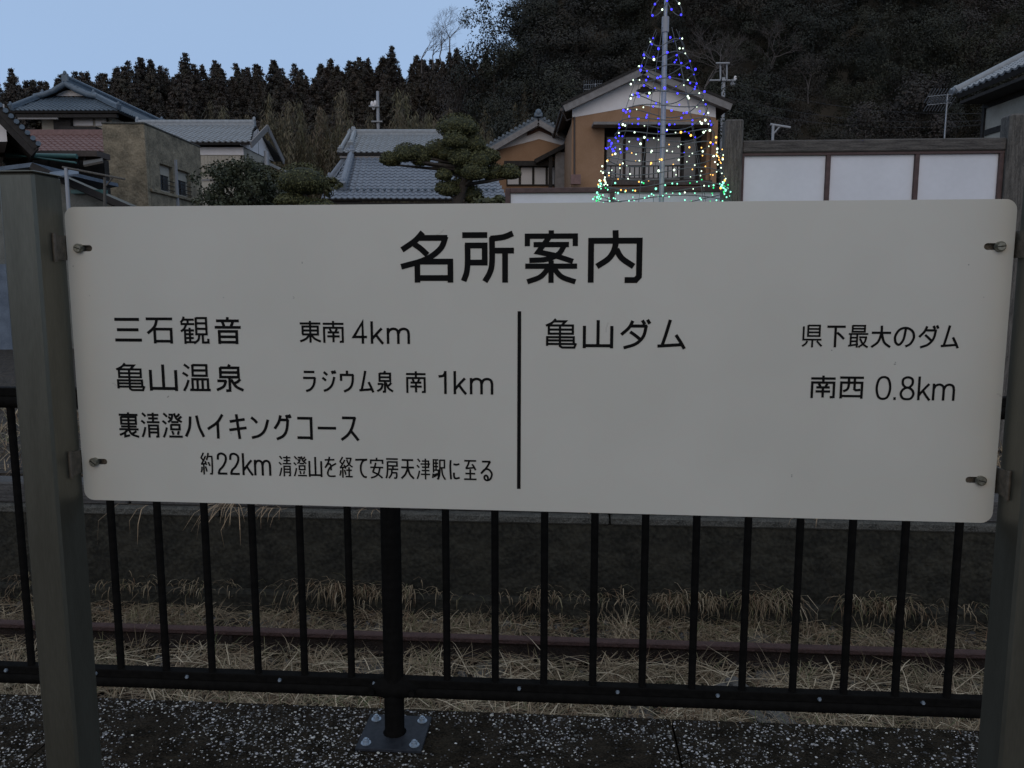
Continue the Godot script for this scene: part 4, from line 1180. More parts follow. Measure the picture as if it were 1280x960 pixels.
func build_house_c():
	var r := house_here("cream_house", "cream-walled house with pale grey tiled roof right of the mustard building")
	var el := at(168, 178, 39.4); var er := at(313, 176.5, 39.4)
	var rl := at(172, 157, 42.2); var rr := at(318, 157, 42.2)
	er.y = el.y; rr.y = rl.y
	roof_plane(r, el, er, rl, rr, M.tile_light, M.dark_wood)
	var bz := -45.0
	roof_plane(r, Vector3(er.x, el.y, bz), Vector3(el.x, el.y, bz), Vector3(rr.x, rl.y, -42.25), Vector3(rl.x, rl.y, -42.25), M.tile_light, M.dark_wood)
	ridge(r, rl, rr, M.tile_light, 0.15, 0.22)
	var x1: float = er.x - 0.55
	boxpart(r, "wall", Vector3(el.x + 0.6, G0, -40.0), Vector3(x1, el.y - 0.12, -44.4), M.cream)
	boxpart(r, "frieze", Vector3(el.x + 0.6, el.y - 0.5, -39.94), Vector3(x1 + 0.02, el.y - 0.13, -40.0), M.white_wall)
	var m := MB.new()
	for q in [[-39.4, -42.2], [-45.0, -42.25]]:
		m.quad(Vector3(x1 + 0.05, el.y - 0.12, q[0]), Vector3(x1 + 0.05, el.y - 0.12, q[1]), Vector3(x1 + 0.05, rl.y - 0.15, q[1]), Vector3(x1 + 0.05, el.y - 0.1, q[0]))
	put(r, "gable", m, M.white_wall)
	for q in [-39.4, -45.0]:
		m = MB.new()
		var a := Vector3(er.x + 0.02, el.y - 0.12, q); var b := Vector3(er.x + 0.02, rl.y - 0.1, -42.2)
		var dd := b - a
		m.box((a + b) * 0.5, Vector3(0.06, 0.3, dd.length()), 0.0, Basis.looking_at(dd.normalized()))
		put(r, "barge_board", m, M.soffit)
	boxpart(r, "base_band", Vector3(el.x + 0.6, at(280, 224, 40).y - 0.08, -39.96), Vector3(x1, at(280, 224, 40).y, -40.0), M.soffit)
	for k in 14:
		var x: float = lerpf(at(246, 200, 40).x, x1 - 0.1, k / 13.0)
		boxpart(r, "batten", Vector3(x, at(280, 224, 40).y, -39.975), Vector3(x + 0.03, el.y - 0.51, -40.0), M.cream)
	m = MB.new()
	var px: float = er.x + 0.25
	m.tube([Vector3(px, el.y - 0.15, -41), Vector3(px, el.y - 1.6, -41)], 0.11, 10)
	put(r, "downpipe", m, M.pipe)
	m = MB.new()
	var e0 := at(360, 214, 43); var r0 := at(322, 196, 43)
	slope_slab(m, e0 + Vector3(0, 0, -3), e0, r0, r0 + Vector3(0, 0, -3), 0.14)
	put(r, "side_roof", m, M.tile_light)
	boxpart(r, "side_wall", Vector3(x1, G0, -43.2), Vector3(e0.x - 0.4, e0.y, -46), M.shed_wall)
	m = MB.new(); m.ellipsoid(at(317, 208, 39), Vector3(0.2, 0.2, 0.1), 10, 8)
	put(r, "satellite_dish", m, M.pipe)

# wall block of a house that stands at an angle: upright front from a to b, running back along away
func askew(a: Vector3, b: Vector3, away: Vector3) -> MB:
	var m := MB.new()
	var q := [Vector3(a.x, b.y, a.z), b, Vector3(b.x, a.y, a.z), a]
	var k := []
	for p in q: k.append(p + away)
	m.quad(q[0], q[1], q[2], q[3]); m.quad(k[1], k[0], k[3], k[2])
	for i in 4: m.quad(q[(i + 1) % 4], q[i], k[i], k[(i + 1) % 4])
	return m
func build_house_left():
	var r := house_here("eaves_house", "dark tiled gable edge of a house at the far left, brown wall beneath")
	var d := 22.0
	var e := at(50, 181, d); var t := at(-60, 70, d)
	var m := MB.new()
	var away := Vector3(-4.4, 0, -6.6)
	slope_slab(m, e + away, e, t, t + away, 0.2)
	put(r, "roof", m, M.dark_wood)
	for k in 17:
		var p := e.lerp(t, k / 16.0)
		m = MB.new(); m.tube([p + Vector3(0.02, 0.02, 0.1), p + Vector3(-0.18, 0.02, -0.2)], 0.065, 8)
		put(r, "verge_tile", m, M.tile_blue)
	m = MB.new()
	var dd := t - e
	m.box((e + t) * 0.5 + Vector3(-0.13, -0.2, 0.02), Vector3(dd.length(), 0.26, 0.06), 0.0, Basis(Vector3(0, 0, 1), atan2(dd.y, dd.x)))
	put(r, "barge_board", m, M.dark_wood)
	put(r, "plaster_wall", askew(at(-90, 130, d + 0.7), at(9, 177, d + 0.7), away), M.white_wall)
	put(r, "brown_wall", askew(at(-90, 177.5, d + 0.6), at(11, 420, d + 0.6), away), M.brick)
	var r2 := house_here("red_roof_house", "low house with reddish brown tiled roof left of the mustard building")
	var el := at(2, 190, 38); var er := at(140, 190, 38); var rl := at(2, 169.5, 40.2); var rr := at(140, 169.5, 40.2)
	roof_plane(r2, el, er, rl, rr, M.tile_red, M.brown_eave, 0.3, 0.34)
	boxpart(r2, "ridge_board", rl + Vector3(0, -0.05, 0.05), Vector3(rr.x, rr.y + 0.28, -40.5), M.tile_red)
	boxpart(r2, "wall", Vector3(el.x + 0.3, G0, -38.8), Vector3(er.x, el.y - 0.15, -42), M.dark_wood)
	boxpart(r2, "fascia", Vector3(el.x, el.y - 0.28, -38.0), Vector3(er.x, el.y - 0.13, -38.2), M.soffit)
	# lean-to with beams under the red roof
	var le := house_here("lean_to_shed", "dark lean-to shed with teal gutter under the red roof", "shed")
	var a := at(8, 203, 25); var b := at(130, 200, 25)
	boxpart(le, "wall", Vector3(a.x, G0, -25.6), Vector3(b.x - 0.3, b.y + 0.1, -25.9), M.dark_wood)
	boxpart(le, "eave", Vector3(a.x, b.y + 0.05, -24.6), Vector3(b.x, b.y + 0.22, -25.4), M.brown_eave)
	m = MB.new(); m.tube([at(8, 194, 24.4), at(96, 195.5, 24.4)], 0.075, 8); put(le, "gutter", m, M.teal)
	m = MB.new(); m.tube([at(12, 193, 24.0), at(95, 203.5, 23.0)], 0.03, 6); put(le, "pole", m, M.teal)
	for px in [58, 95, 104]:
		m = MB.new(); fbox(m, px, 190, px + 2.5, 206, 24.7, 0.1); put(le, "strut", m, M.dark_wood)
	m = MB.new()
	slope_slab(m, at(104, 206, 23), at(128, 201, 23), at(128, 197, 25), at(104, 200, 25), 0.06); put(le, "tin_sheet", m, M.oldwood)
	# sheds in front
	var s := house_here("blue_roof_shed", "shed with blue-grey sloping roof behind the left sign post", "shed")
	m = MB.new()
	var p0 := at(-60, 216, 14); var p1 := at(40, 203, 14); var p2 := at(165, 258, 14)
	slope_slab(m, p1 + Vector3(0, 0, -3), p1, p0, p0 + Vector3(0, 0, -3), 0.07)
	put(s, "roof", m, M.shed_blue)
	m = MB.new()
	slope_slab(m, p2 + Vector3(-1.5, 0, -3), p2, p1, p1 + Vector3(-1.5, 0, -3), 0.11)
	put(s, "side_roof", m, M.dark_wood)
	m = MB.new()
	m.prism(poly_at([[-60, 219], [40, 206.5], [150, 254], [150, 500], [-60, 500]], 14.2), -14.2, 0.7)
	put(s, "wall", m, M.shed_wall)
	m = MB.new(); m.span(Vector3(at(-60, 330, 14).x, at(0, 330, 14).y, -14.12), Vector3(at(14, 480, 14).x, at(0, 478, 14).y, -14.198))
	put(s, "tin_cladding", m, M.shed_blue)
	var fl := MB.new()
	slope_slab(fl, at(62, 221, 13.2), at(98, 217, 13.2), at(98, 211, 14), at(62, 215, 14), 0.03)
	put(s, "skylight_sheet", fl, M.shed_blue)
	boxpart(s, "gutter", at(88, 237, 14.1), Vector3(at(128, 243, 14).x, at(128, 241, 14).y, -14.19), M.teal)
	var lp := thing("drying_rack", "grey pipe posts with a crossbar standing in front of the blue-roofed shed", "rack", Vector3(at(84, 250, 12).x, 0, -12))
	var o := Vector3(at(84, 250, 12).x, 0, -12)
	m = MB.new(); m.tube([Vector3.ZERO, at(82.5, 210, 12) - o], 0.028, 8); put(lp, "post", m, M.pipe)
	m = MB.new(); m.tube([at(131, 400, 12) - o, at(131, 222, 12) - o], 0.022, 8); put(lp, "post", m, M.oldwood)
	m = MB.new(); m.tube([at(78, 209, 12) - o, at(156, 224, 12) - o], 0.016, 8); put(lp, "crossbar", m, M.oldwood)
	m = MB.new(); m.tube([at(131, 234, 12) - o, at(141, 222, 12) - o], 0.012, 6); put(lp, "brace", m, M.oldwood)

func build_house_right():
	var r := house_here("white_walled_house", "house corner with grey tiled eaves and white wall at the right edge")
	var ey: float = at(1196, 118, 23).y; var ex: float = at(1196, 118, 23).x
	var k := 0.52
	roof_plane(r, Vector3(ex, ey, -23.0), Vector3(ex, ey, -9), Vector3(ex + 3.6, ey + 3.6 * k, -23.0), Vector3(ex + 3.6, ey + 3.6 * k, -9), M.tile_light, M.dark_wood)
	for q in [0, 1]:
		var m := MB.new()
		m.tube([Vector3(ex - 0.05, ey + 0.1, -23.0 - q * 0.22), Vector3(ex + 3.6, ey + 0.1 + 3.6 * k, -23.0 - q * 0.22)], 0.1, 8)
		put(r, "verge_roll", m, M.tile_light)
	var mm := MB.new(); mm.ellipsoid(Vector3(ex, ey + 0.14, -23.05), Vector3(0.1, 0.12, 0.14), 10, 6)
	put(r, "corner_tile", mm, M.tile_light)
	boxpart(r, "wall", Vector3(ex + 0.75, G0, -22.9), Vector3(ex + 7, ey - 0.05, -9.5), M.cream)
	boxpart(r, "soffit", Vector3(ex + 0.05, ey - 0.28, -22.9), Vector3(ex + 1.1, ey - 0.2, -9.2), M.dark_wood)
	boxpart(r, "eave_beam", Vector3(ex + 0.71, ey - 0.42, -22.95), Vector3(ex + 0.748, ey - 0.285, -9.5), M.dark_wood)
	for i in 6:
		boxpart(r, "wall_post", Vector3(ex + 0.7, G0, -22.95 + i * 1.9), Vector3(ex + 0.8, ey - 0.29, -22.83 + i * 1.9), M.dark_wood)
	boxpart(r, "wall_rail", Vector3(ex + 0.71, ey - 1.15, -22.8), Vector3(ex + 0.749, ey - 1.0, -9.5), M.dark_wood)
	# pent roof below
	roof_plane(r, Vector3(ex + 0.0, ey - 2.25, -22.6), Vector3(ex + 0.0, ey - 2.25, -9.4), Vector3(ex + 0.749, ey - 1.75, -22.6), Vector3(ex + 0.749, ey - 1.75, -9.4), M.tile_blue, M.dark_wood)
	antenna(at(1181, 168, 22.5), at(1181, 117, 22.5).y, at(1160, 122, 22.5).x, at(1190, 116, 22.5).x, "television aerial on a mast beside the right tiled eaves")
	antenna(at(744, 125, 40), at(744, 104, 40).y, at(730, 104, 40).x, at(752, 107, 40).x, "television aerial over the left slope of the balcony house roof")
func antenna(foot: Vector3, top: float, x0: float, x1: float, label: String):
	var t := thing("tv_aerial", label, "aerial", Vector3(foot.x, foot.y - 1.5, foot.z))
	var h := top - foot.y + 1.5
	var m := MB.new(); m.tube([Vector3.ZERO, Vector3(0, h, 0)], 0.022, 6); put(t, "mast", m, M.steel)
	for q in [0.0, -0.22]:
		m = MB.new(); m.tube([Vector3(x0 - foot.x, h + q - 0.08, 0), Vector3(x1 - foot.x, h + q - 0.02, 0)], 0.012, 5)
		var b := put(t, "boom", m, M.steel)
		for k in 9:
			var x := lerpf(x0 - foot.x, x1 - foot.x, k / 8.0)
			m = MB.new(); m.tube([Vector3(x, h + q - 0.2, -0.2), Vector3(x, h + q + 0.08, 0.2)], 0.009, 4)
			put(b, "element", m, M.steel)

func build_poles():
	var d := 62.0
	var b := at(905, 150, d)
	var p := thing("utility_pole", "grey utility pole with twin-rod top right of the balcony house roof", "pole", Vector3(b.x, G0, -d))
	var o := p.position
	var m := MB.new(); m.tube([Vector3.ZERO, at(904.5, 97, d) - o], [0.2, 0.14], 10); put(p, "pole", m, M.pipe)
	for x in [900.5, 908.5]:
		m = MB.new(); m.tube([at(x, 100, d) - o, at(x, 79, d) - o], 0.06, 6); put(p, "rod", m, M.pipe)
	for q in [[895, 912, 79], [887, 921, 100.5]]:
		m = MB.new(); m.tube([at(q[0], q[2], d - 0.2) - o, at(q[1], q[2], d - 0.2) - o], 0.07, 6); put(p, "crossarm", m, M.pipe)
	m = MB.new(); m.ellipsoid(at(919, 98, d) - o, Vector3(0.12, 0.2, 0.12), 8, 6); put(p, "insulator", m, M.white_wall)
	m = MB.new(); m.ellipsoid(at(916, 105, d) - o, Vector3(0.2, 0.2, 0.2), 8, 6); put(p, "insulator", m, M.pipe)
	d = 58.0
	b = at(472, 168, d)
	var p2 := thing("utility_pole", "utility pole standing against the bamboo above the pale tiled roof", "pole", Vector3(b.x, G0, -d))
	o = p2.position
	m = MB.new(); m.tube([Vector3.ZERO, at(472, 114, d) - o], [0.17, 0.1], 10); put(p2, "pole", m, M.pipe)
	for q in [[464, 478, 152], [461, 474, 133]]:
		m = MB.new(); m.tube([at(q[0], q[2], d - 0.2) - o, at(q[1], q[2], d - 0.2) - o], 0.06, 6); put(p2, "crossarm", m, M.pipe)
	for q in [[465, 130], [469, 129], [467, 134]]:
		m = MB.new(); m.ellipsoid(at(q[0], q[1], d) - o, Vector3(0.12, 0.2, 0.12), 8, 6); put(p2, "insulator", m, M.white_wall)
	d = 30.0
	b = at(967, 172, d)
	var p3 := thing("bracket_post", "pale steel post with a slanted arm rising behind the wooden hoarding", "post", Vector3(b.x, G0, -d))
	o = p3.position
	m = MB.new(); m.tube([Vector3.ZERO, at(966.5, 156, d) - o], 0.05, 8); put(p3, "post", m, M.pipe)
	m = MB.new(); m.tube([at(963, 155.5, d) - o, at(988, 159.5, d) - o], 0.045, 8); put(p3, "arm", m, M.pipe)
	m = MB.new(); m.tube([at(967, 167, d) - o, at(975, 158, d) - o], 0.03, 8); put(p3, "brace", m, M.pipe)
	for q in [[905, 101, 1290, 139, 4.0], [905, 120, 1290, 146, 3.0], [905, 132, 1290, 150, 3.5]]:
		var a := at(q[0], q[1], 60); var c := at(q[2], q[3], 48)
		var pts := []
		for i in 17:
			var t := i / 16.0
			pts.append(a.lerp(c, t) - Vector3(0, (1.0 - pow(2.0 * t - 1.0, 2.0)) * 0.9, 0) - a)
		var w := thing("power_line", ["uppermost power line crossing the dark wooded hill on the right", "middle power line crossing the dark wooded hill on the right", "lowest power line crossing the dark wooded hill on the right"][[4.0, 3.0, 3.5].find(q[4])], "cable", a)
		m = MB.new(); m.tube(pts, 0.012, 4); put(w, "cable", m, M.wire)

# ------------------------------------------------------------------ trees
func leaf_quad(m: MB, p: Vector3, s: float, col: Color, nb: Vector3, jitter := 0.9):
	m.tint = col
	var nn := (nb + Vector3(rng.randfn(0, jitter), rng.randfn(0, jitter), rng.randfn(0, jitter))).normalized()
	var x := nn.cross(Vector3(rng.randf() - 0.5, rng.randf() - 0.5, rng.randf() - 0.5)).normalized()
	var y := nn.cross(x)
	var l := s * rng.randf_range(0.7, 1.3)
	var a := p - x * l * 0.5; var b := p + y * l * 0.3; var c := p + x * l * 0.5; var d := p - y * l * 0.3
	m.t3(a, c, b, nn, nn, nn); m.t3(a, d, c, nn, nn, nn)
func crown_mesh(sd: int, h: float, rx: float, clumps: int, per: int, leaf: float, ca: Color, cb: Color) -> ArrayMesh:
	rng.seed = sd
	var m := MB.new(); m.colored = true
	for i in clumps:
		var d := Vector3(rng.randfn(0, 1), rng.randfn(0.25, 1), rng.randfn(0, 1)).normalized()
		var k := pow(rng.randf(), 0.4)
		var c := Vector3(d.x * rx * k, h * 0.56 + d.y * h * 0.44 * k, d.z * rx * k)
		var cr := rng.randf_range(0.2, 0.34) * rx
		var col := ca.lerp(cb, rng.randf()) * rng.randf_range(0.75, 1.25)
		for j in per:
			var o := Vector3(rng.randfn(0, 1), rng.randfn(0, 1), rng.randfn(0, 1)).normalized()
			var q := c + o * Vector3(cr, cr * 0.7, cr) * pow(rng.randf(), 0.35)
			leaf_quad(m, q, leaf, col * rng.randf_range(0.8, 1.2), (o + d * 0.7 + Vector3(0, 0.5, 0)).normalized(), 0.35)
	return m.mesh()
func conifer_mesh(sd: int, h: float, rx: float, ca: Color, cb: Color) -> ArrayMesh:
	rng.seed = sd
	var m := MB.new(); m.colored = true
	var tiers := 16
	for i in tiers:
		var t := (i + 0.4) / tiers
		var y := h * (0.18 + 0.82 * t)
		var rr := rx * pow(1.0 - t, 0.72) * rng.randf_range(0.85, 1.12) + 0.08
		var nb := int(4 + rr * 3.0)
		for b in nb:
			var an := rng.randf() * TAU
			var dir := Vector3(cos(an), 0, sin(an))
			var col := ca.lerp(cb, rng.randf()) * rng.randf_range(0.8, 1.2)
			for j in 38:
				var s := pow(rng.randf(), 0.6)
				var p := Vector3(0, y - s * rr * 0.25 + rng.randfn(0, 0.16), 0) + dir * rr * s + Vector3(rng.randfn(0, 0.15), 0, rng.randfn(0, 0.15))
				leaf_quad(m, p, 0.34, col, (dir + Vector3(0, 0.8, 0)).normalized(), 0.5)
	return m.mesh()
func trunk_mesh(sd: int, h: float, r0: float, limbs: int) -> ArrayMesh:
	rng.seed = sd
	var m := MB.new()
	m.tube([Vector3.ZERO, Vector3(0.05, h * 0.4, 0.04), Vector3(-0.04, h * 0.8, 0)], [r0, r0 * 0.75, r0 * 0.25], 7)
	for i in limbs:
		var an := rng.randf() * TAU; var y := h * rng.randf_range(0.3, 0.65)
		var d := Vector3(cos(an), 0.9, sin(an)) * h * 0.2
		m.tube([Vector3(0, y, 0), Vector3(0, y, 0) + d * 0.5, Vector3(0, y, 0) + d + Vector3(0, h * 0.04, 0)], [r0 * 0.4, r0 * 0.25, r0 * 0.1], 5)
	return m.mesh()
func branch(m: MB, p: Vector3, d: Vector3, length: float, r: float, depth: int):
	var mid := p + d * length * 0.5 + Vector3(rng.randfn(0, 0.05), rng.randfn(0, 0.03), rng.randfn(0, 0.05)) * length
	var e := p + d * length
	m.tube([p, mid, e], [r, r * 0.8, r * 0.6], 5 if depth > 2 else 3, false)
	if depth == 0: return
	var nb := rng.randi_range(2, 3) + (1 if depth < 3 else 0)
	for i in nb:
		var nd := (d + Vector3(rng.randfn(0, 0.5), rng.randfn(0.1, 0.35), rng.randfn(0, 0.5))).normalized()
		branch(m, e if i < 2 else mid, nd, length * rng.randf_range(0.62, 0.85), r * 0.6, depth - 1)
func bare_mesh(sd: int, h: float, r: float, depth := 6) -> ArrayMesh:
	rng.seed = sd
	var m := MB.new()
	branch(m, Vector3.ZERO, Vector3(0.03, 1, 0.02).normalized(), h * 0.27, r, depth)
	return m.mesh()
func bamboo_mesh(sd: int, h: float) -> ArrayMesh:
	rng.seed = sd
	var m := MB.new(); m.colored = true
	m.tint = Color(0.13, 0.12, 0.06) * rng.randf_range(0.8, 1.2)
	var lean := Vector3(rng.randfn(0, 0.06), 0, rng.randfn(0, 0.06)) * h
	var pts := [Vector3.ZERO, Vector3(0, h * 0.4, 0) + lean * 0.15, Vector3(0, h * 0.75, 0) + lean * 0.5, Vector3(0, h, 0) + lean * 1.3]
	m.tube(pts, [0.05, 0.045, 0.03, 0.008], 5)
	for i in 420:
		var t := 1.0 - pow(rng.randf(), 1.2) * 0.8
		var c: Vector3 = (pts[1] as Vector3).lerp(pts[3], (t - 0.28) / 0.72)
		var rr := 1.5 * pow(1.05 - t, 0.7) + 0.25
		var an := rng.randf() * TAU
		var q := c + Vector3(cos(an) * rr * rng.randf(), rng.randfn(0, 0.2), sin(an) * rr * rng.randf())
		var col := Color(0.075, 0.066, 0.036).lerp(Color(0.145, 0.115, 0.068), rng.randf()) * rng.randf_range(0.7, 1.2)
		m.tint = col
		var dn := Vector3(rng.randfn(0, 0.4), -1.0, rng.randfn(0, 0.4)).normalized()
		var sd2 := dn.cross(Vector3(cos(an), 0.2, sin(an))).normalized() * 0.055
		var l := rng.randf_range(0.25, 0.5)
		var nn := sd2.cross(dn).normalized()
		m.t3(q - sd2 * 0.4, q + sd2 * 0.4, q + dn * l * 0.5 + sd2, nn, nn, nn)
		m.t3(q - sd2 * 0.4, q + dn * l * 0.5 + sd2, q + dn * l, nn, nn, nn)
	return m.mesh()

func hill_l(x: float, d: float) -> float:
	var tab := [[-220, 28.0], [-118, 29.8], [-105, 29.6], [-89, 30.8], [-84, 29.6], [-64, 31.9], [-47, 33.0], [-34, 31.8], [-22, 33.2], [0, 34.0], [60, 42.0], [220, 40.0]]
	var top := 30.0
	for i in tab.size() - 1:
		if x <= tab[i + 1][0]:
			top = lerpf(tab[i][1], tab[i + 1][1], clampf((x - tab[i][0]) / (tab[i + 1][0] - tab[i][0]), 0, 1)); break
	var s := smoothstep(62.0, 172.0, d)
	var fall := smoothstep(176.0, 300.0, d) * 0.7
	return 1.6 + top * s * (1.0 - fall)
func hill_r(x: float, d: float) -> float:
	var side := smoothstep(-12.0, 9.0, x)
	var s := smoothstep(50.0, 112.0, d)
	return 1.6 + 44.0 * s * side * (1.0 - 0.5 * smoothstep(125.0, 260.0, d))
func hill_h(x: float, d: float) -> float:
	return maxf(hill_l(x, d), hill_r(x, d)) + 0.6 * sin(x * 0.13 + d * 0.07) + 0.5 * sin(x * 0.05 - d * 0.11)
func build_hills():
	var m := MB.new()
	var step := 5.0
	var x := -240.0
	while x < 240.0:
		var d := 46.0
		while d < 296.0:
			var q := []
			for o in [[0, 0], [1, 0], [1, 1], [0, 1]]:
				var xx: float = x + o[0] * step; var dd: float = d + o[1] * step
				q.append(Vector3(xx, hill_h(xx, dd) - (1.5 if dd < 50 else 0.0), -dd))
			m.quad(q[0], q[1], q[2], q[3])
			d += step
		x += step
	structure("hills", m, M.hill)
	# forest
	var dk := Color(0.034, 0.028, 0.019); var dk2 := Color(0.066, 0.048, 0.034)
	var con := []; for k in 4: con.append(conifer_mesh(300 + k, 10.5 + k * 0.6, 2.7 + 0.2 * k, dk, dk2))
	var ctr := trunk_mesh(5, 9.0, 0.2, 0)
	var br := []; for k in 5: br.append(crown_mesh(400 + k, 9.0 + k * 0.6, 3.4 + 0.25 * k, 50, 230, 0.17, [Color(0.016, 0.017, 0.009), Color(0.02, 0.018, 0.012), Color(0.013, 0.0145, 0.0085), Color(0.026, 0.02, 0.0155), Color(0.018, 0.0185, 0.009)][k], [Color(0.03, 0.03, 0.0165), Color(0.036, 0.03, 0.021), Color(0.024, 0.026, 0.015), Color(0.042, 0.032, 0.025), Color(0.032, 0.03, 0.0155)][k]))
	var btr := trunk_mesh(6, 9.0, 0.22, 5)
	var bare := []; for k in 3: bare.append(bare_mesh(500 + k, 10.0, 0.15, 7))
	rng.seed = 77
	# distant conifers, left hill
	var cx := [[], [], [], []]; var cc := [[], [], [], []]
	var d := 74.0
	while d < 166.0:
		var xx := -0.74 * d - 6.0
		while xx < 26.0:
			var px := xx + rng.randfn(0, 1.2); var pd := d + rng.randfn(0, 1.4)
			var keep := hill_r(px, pd) < hill_l(px, pd) + 1.0
			if keep and not (px > -24.0 - (pd - 74.0) * 0.1 and pd < 96.0):
				var k := rng.randi() % 4
				var s := rng.randf_range(0.6, 0.95)
				cx[k].append(Transform3D(Basis(Vector3.UP, rng.randf() * TAU).scaled(Vector3(s, s * rng.randf_range(0.9, 1.1), s)), Vector3(px, hill_h(px, pd) - 0.6, -pd)))
				var g := rng.randf_range(0.75, 1.15); cc[k].append(Color(g, g * rng.randf_range(0.93, 1.03), g * 0.95))
			xx += 3.5
		d += 3.9
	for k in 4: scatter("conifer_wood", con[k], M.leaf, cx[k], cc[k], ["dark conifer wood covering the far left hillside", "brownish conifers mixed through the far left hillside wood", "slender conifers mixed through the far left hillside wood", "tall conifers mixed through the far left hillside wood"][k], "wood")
	# skyline conifers, each its own
	var nsky := 0
	var sx := -122.0
	while sx < -14.0:
		var pd := 170.0 + rng.randfn(0, 2.5)
		var t := thing("conifer_tree", "dark conifer standing in the row along the far left skyline", "tree", Vector3(sx, hill_h(sx, pd) - 0.8, -pd), rng.randf() * TAU, "conifers along the far skyline")
		var s := rng.randf_range(0.6, 0.8) * (1.15 if rng.randf() < 0.15 else 1.0); t.scale = Vector3(s * rng.randf_range(0.9, 1.2), s, s)
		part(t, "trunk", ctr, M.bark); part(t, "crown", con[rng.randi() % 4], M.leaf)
		sx += rng.randf_range(1.0, 2.2); nsky += 1
	# broadleaved wood on the near right hill
	var bx := [[], [], [], [], []]; var bc := [[], [], [], [], []]
	d = 54.0
	while d < 124.0:
		var xx := -10.0
		while xx < 0.8 * d + 8.0:
			var px := xx + rng.randfn(0, 1.1); var pd := d + rng.randfn(0, 1.1)
			if hill_r(px, pd) > hill_l(px, pd) + 0.4 or (px > -3.0):
				var k := rng.randi() % 5
				var s := rng.randf_range(0.6, 1.05)
				if px < 2.0: s *= 0.75
				bx[k].append(Transform3D(Basis(Vector3.UP, rng.randf() * TAU).scaled(Vector3(s, s * rng.randf_range(0.85, 1.15), s)), Vector3(px, hill_h(px, pd) - 0.8, -pd)))
				var g := rng.randf_range(0.6, 1.3); bc[k].append(Color(g * rng.randf_range(0.95, 1.1), g, g * rng.randf_range(0.85, 1.05)))
			xx += 4.4
		d += 4.2
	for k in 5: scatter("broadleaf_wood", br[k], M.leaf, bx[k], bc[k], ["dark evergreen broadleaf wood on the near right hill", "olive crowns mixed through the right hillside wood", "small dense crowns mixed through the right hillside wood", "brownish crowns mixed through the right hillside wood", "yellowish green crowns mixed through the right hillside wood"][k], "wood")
	# trees that stand out
	for q in [[618, 62, 84, 1.2, "large dark evergreen tree on the skyline where the right hill begins"], [556, 118, 80, 0.7, "low dark evergreen below the bare tree on the skyline"], [668, 60, 80, 1.3, "broad dark evergreen right of the skyline tree at the top of the right hill"], [606, 150, 66, 0.8, "pale olive tree behind the cloud-pruned tree"], [690, 120, 68, 1.0, "dark round-crowned evergreen above the small orange house"], [720, 60, 76, 1.2, "tall dark evergreen left of the string light tree"]]:
		var b := at(q[0], q[1] + 60.0 * q[3], q[2])
		var t := thing("evergreen_tree", q[4], "tree", Vector3(b.x, minf(b.y, hill_h(b.x, q[2])) - 0.5, -q[2]), rng.randf() * TAU)
		var target: float = at(q[0], q[1] - 50.0 * q[3], q[2]).y - t.position.y
		var k := rng.randi() % 5
		var s: float = clampf(target / (9.0 + k * 0.6), 0.6, 2.2)
		t.scale = Vector3(q[3] * 1.1, s, q[3] * 1.1)
		part(t, "trunk", btr, M.bark); part(t, "crown", br[k], M.leaf)
	for q in [[552, 80, 10, 84, "pale bare tree against the sky at the left end of the right hill"], [527, 92, 26, 86, "small pale bare tree leaning against the sky above the conifers"], [562, 66, 0, 83, "tallest pale bare tree touching the dark crowns at the left end of the right hill"], [541, 88, 22, 85, "middle one of the pale bare trees against the sky"], [905, 130, 10, 66, "bare brown tree on the hill above the right utility pole"], [880, 140, 30, 64, "bare brown tree on the hill right of the light tree"], [960, 120, 20, 70, "wide bare tree on the dark hill above the hoarding"], [1010, 130, 60, 68, "slim bare tree on the dark hill above the middle white board"], [1215, 120, 70, 72, "bare tree on the hill left of the right tiled eaves"]]:
		var foot := at(q[0], q[1], q[3]); var head := at(q[0], q[2], q[3])
		var t := thing("bare_tree", q[4], "tree", foot, rng.randf() * TAU)
		var s: float = (head.y - foot.y) / 9.6
		t.scale = Vector3(s, s, s)
		part(t, "trunk_and_branches", bare[rng.randi() % 3], M.twig)
	# bamboo
	var bm := []; for k in 4: bm.append(bamboo_mesh(600 + k, 10.0 + k))
	rng.seed = 88
	var wx := [[], [], [], []]; var wc := [[], [], [], []]
	for i in 900:
		var pd := rng.randf_range(56.0, 74.0)
		var px := rng.randf_range(-24.5, 1.5) * pd / 66.0
		var k := rng.randi() % 4
		var edge: float = smoothstep(-24.5, -19.0, px) * (1.0 - smoothstep(-8.0, 2.0, px))
		var s := rng.randf_range(0.72, 1.0) * (0.7 + 0.3 * edge)
		wx[k].append(Transform3D(Basis(Vector3.UP, rng.randf() * TAU).scaled(Vector3(s, s, s)), Vector3(px, hill_h(px, pd) - 0.3, -pd)))
		var g := rng.randf_range(0.65, 1.2); wc[k].append(Color(g, g * rng.randf_range(0.9, 1.05), g * 0.95))
	for k in 4: scatter("bamboo_grove", bm[k], M.leaf, wx[k], wc[k], ["yellowish bamboo grove at the foot of the hill behind the tiled roofs", "tall feathery bamboo within the grove behind the tiled roofs", "leaning bamboo within the grove behind the tiled roofs", "paler bamboo within the grove behind the tiled roofs"][k], "bamboo")

